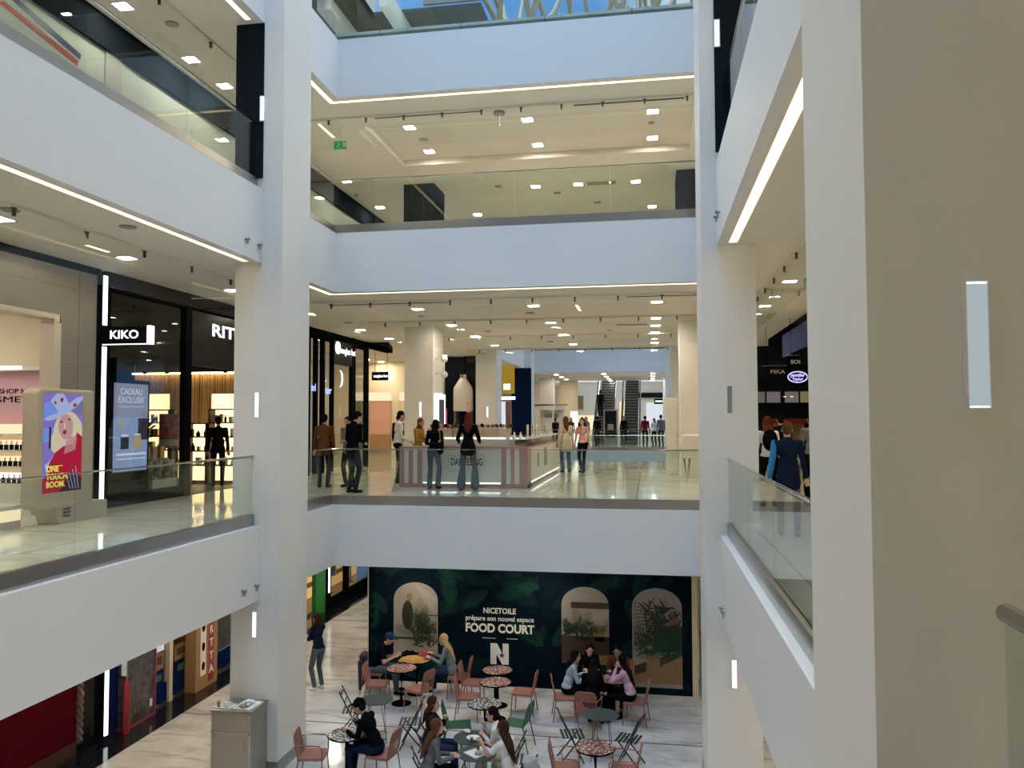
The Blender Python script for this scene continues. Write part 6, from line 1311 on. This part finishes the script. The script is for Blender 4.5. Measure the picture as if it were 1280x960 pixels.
# --- middle floor, beyond the railing
person('man in brown jacket with his back turned beside the left column', -7.65, 18.1, 0, 8, 'c_brown', 'c_black', 'hair_black', fem=False, h=1.72, coat=.1)
person('young person in open grey jacket facing the camera behind the railing', -7.1, 18.35, 0, 172, 'c_khaki', 'c_black', 'hair_black', skin='skin_tan', fem=False, h=1.66, hands=((-.06, .26, 1.1), (.06, .28, 1.08)), head=(0, 18), coat=.08) 
person('tall man in black sweater and dark trousers looking down behind the railing', -6.45, 16.85, 0, -25, 'c_black', 'c_jeans_dark', 'hair_black', fem=False, h=1.78, hands=((-.08, .26, 1.12), (.10, .26, 1.10)), head=(-15, 24), lean=6)
person('man in dark jacket with pale print walking away by the cream corridor', -9.45, 29.4, 0, -6, 'c_black', 'c_black', 'hair_black', skin='skin_dark', fem=False, h=1.74, feet=((-.1, .2, .09), (.1, -.18, .12)))
person('shop assistant in white shirt and black trousers at the left end of the kiosk', -6.3, 19.6, 0, -70, 'c_white', 'c_black', 'hair_black', fem=False, h=1.80, hands=((-.1, .3, 1.05), (.1, .3, 1.05)), head=(0, 8))
person('person in mustard top and headscarf behind the kiosk counter', -5.86, 19.9, 0, -110, 'c_mustard', 'c_black', 'c_brown', skin='skin_tan', h=1.62, hairstyle='scarf', hands=((-.1, .3, 1.05), (.1, .3, 1.05)), head=(0, 12))
person('woman in black top and jeans with a shoulder bag leaning on the kiosk', -4.93, 18.02, 0, 0, 'c_black', 'c_jeans', 'hair_black', h=1.60, lean=12, hands=((-.18, .36, 1.02), (.1, .36, 1.02)), hairstyle='bob', bag='shoulder', head=(0, 20), flare=.02)
person('woman with auburn hair in black sweater and flared jeans at the kiosk', -4.08, 17.85, 0, 4, 'c_black', 'c_jeans', 'hair_auburn', h=1.74, lean=6, hands=((-.26, .34, 1.08), (.22, .32, 1.08)), hairstyle='long', head=(0, 10), coat=.08, flare=.055, feet=((-.16, 0, .09), (.16, 0, .09)))
person('woman in cream blazer and jeans strolling beside the kiosk', -2.52, 24.3, 0, 20, 'c_cream', 'c_jeans', 'hair_long_brown', h=1.66, coat=.2, hairstyle='long', head=(20, 0), flare=.02)
person('woman with long dark hair in pink top and black trousers walking towards the camera', -2.0, 24.15, 0, 165, 'c_pink', 'c_black', 'hair_brown', h=1.62, hairstyle='long', sleeves='short', feet=((-.08, .14, .09), (.08, -.12, .1)))
person('person in dark red jacket standing by the far railing', -.30, 47.2, 0, -10, 'c_red', 'c_black', 'hair_black', fem=False, h=1.76, vox=.016)
person('person in white top between two others at the far railing', .24, 47.7, 0, 150, 'c_white', 'c_black', 'hair_black', h=1.62, hairstyle='long', vox=.016)
person('person in striped dark jumper at the right end of the far railing', .62, 47.0, 0, 20, 'c_grey', 'c_black', 'hair_black', fem=False, h=1.82, vox=.016)
for k, (x, y, top, hr) in enumerate(((-5.6, 43.0+5, 'c_darkbrown', 'hair_brown'), (-5.2+.4, 49.5, 'c_brown', 'hair_black'), (-4.5+.5, 48.0, 'c_black', 'hair_brown'), (-3.9, 49.8, 'c_grey', 'hair_black'), (-3.15, 48.6, 'c_black', 'hair_black'), (-1.6, 50.2, 'c_black', 'hair_brown'), (-3.3, 54.5, 'c_black', 'hair_black'))):
    zz = 0 if k < 6 else 1.75
    person(['dark-haired person far behind the kiosk cards', 'person in brown far beyond the second atrium', 'person in black by the pavilion stand', 'person in grey near the bright counter', 'person in black left of the directory totem', 'person in black between the escalators', 'person in black riding the left escalator'][k], x, y, zz, (170 if k % 2 else 20), top, 'c_black', hr, h=1.66+.02*k, fem=bool(k % 2), hairstyle='bob' if k % 2 else 'short', vox=.018)
person('shop employee in black inside the black shop by the stepped shelf', -10.25, 17.9, .01, 30, 'c_black', 'c_black', 'hair_black', h=1.66, fem=False)
# --- right gallery
person('boy in navy hooded jacket with one pale blue sleeve walking away on the right gallery', 1.84, 11.45, 0, -6, 'c_navy', 'c_grey', 'hair_long_brown', fem=False, h=1.54, coat=.14, feet=((-.1, .12, .09), (.1, -.1, .11)), shoes='c_grey', vox=.011, lsleeve='c_skyblue')
person('girl with long auburn hair and black backpack on the right gallery', 2.12, 15.3, 0, 4, 'c_white', 'c_black', 'hair_auburn', h=1.62, hairstyle='long', bag='back', skirt=True, vox=.013)
person('person in grey jacket ahead of the boy on the right gallery', 2.95, 15.6, 0, 0, 'c_khaki', 'c_black', 'hair_black', h=1.68, vox=.013)
person('person with dark hair farther down the right gallery', 3.0, 19.5, 0, 0, 'c_black', 'c_black', 'hair_black', h=1.66, fem=False, vox=.015)
bpy.data.scenes.remove(TMP)
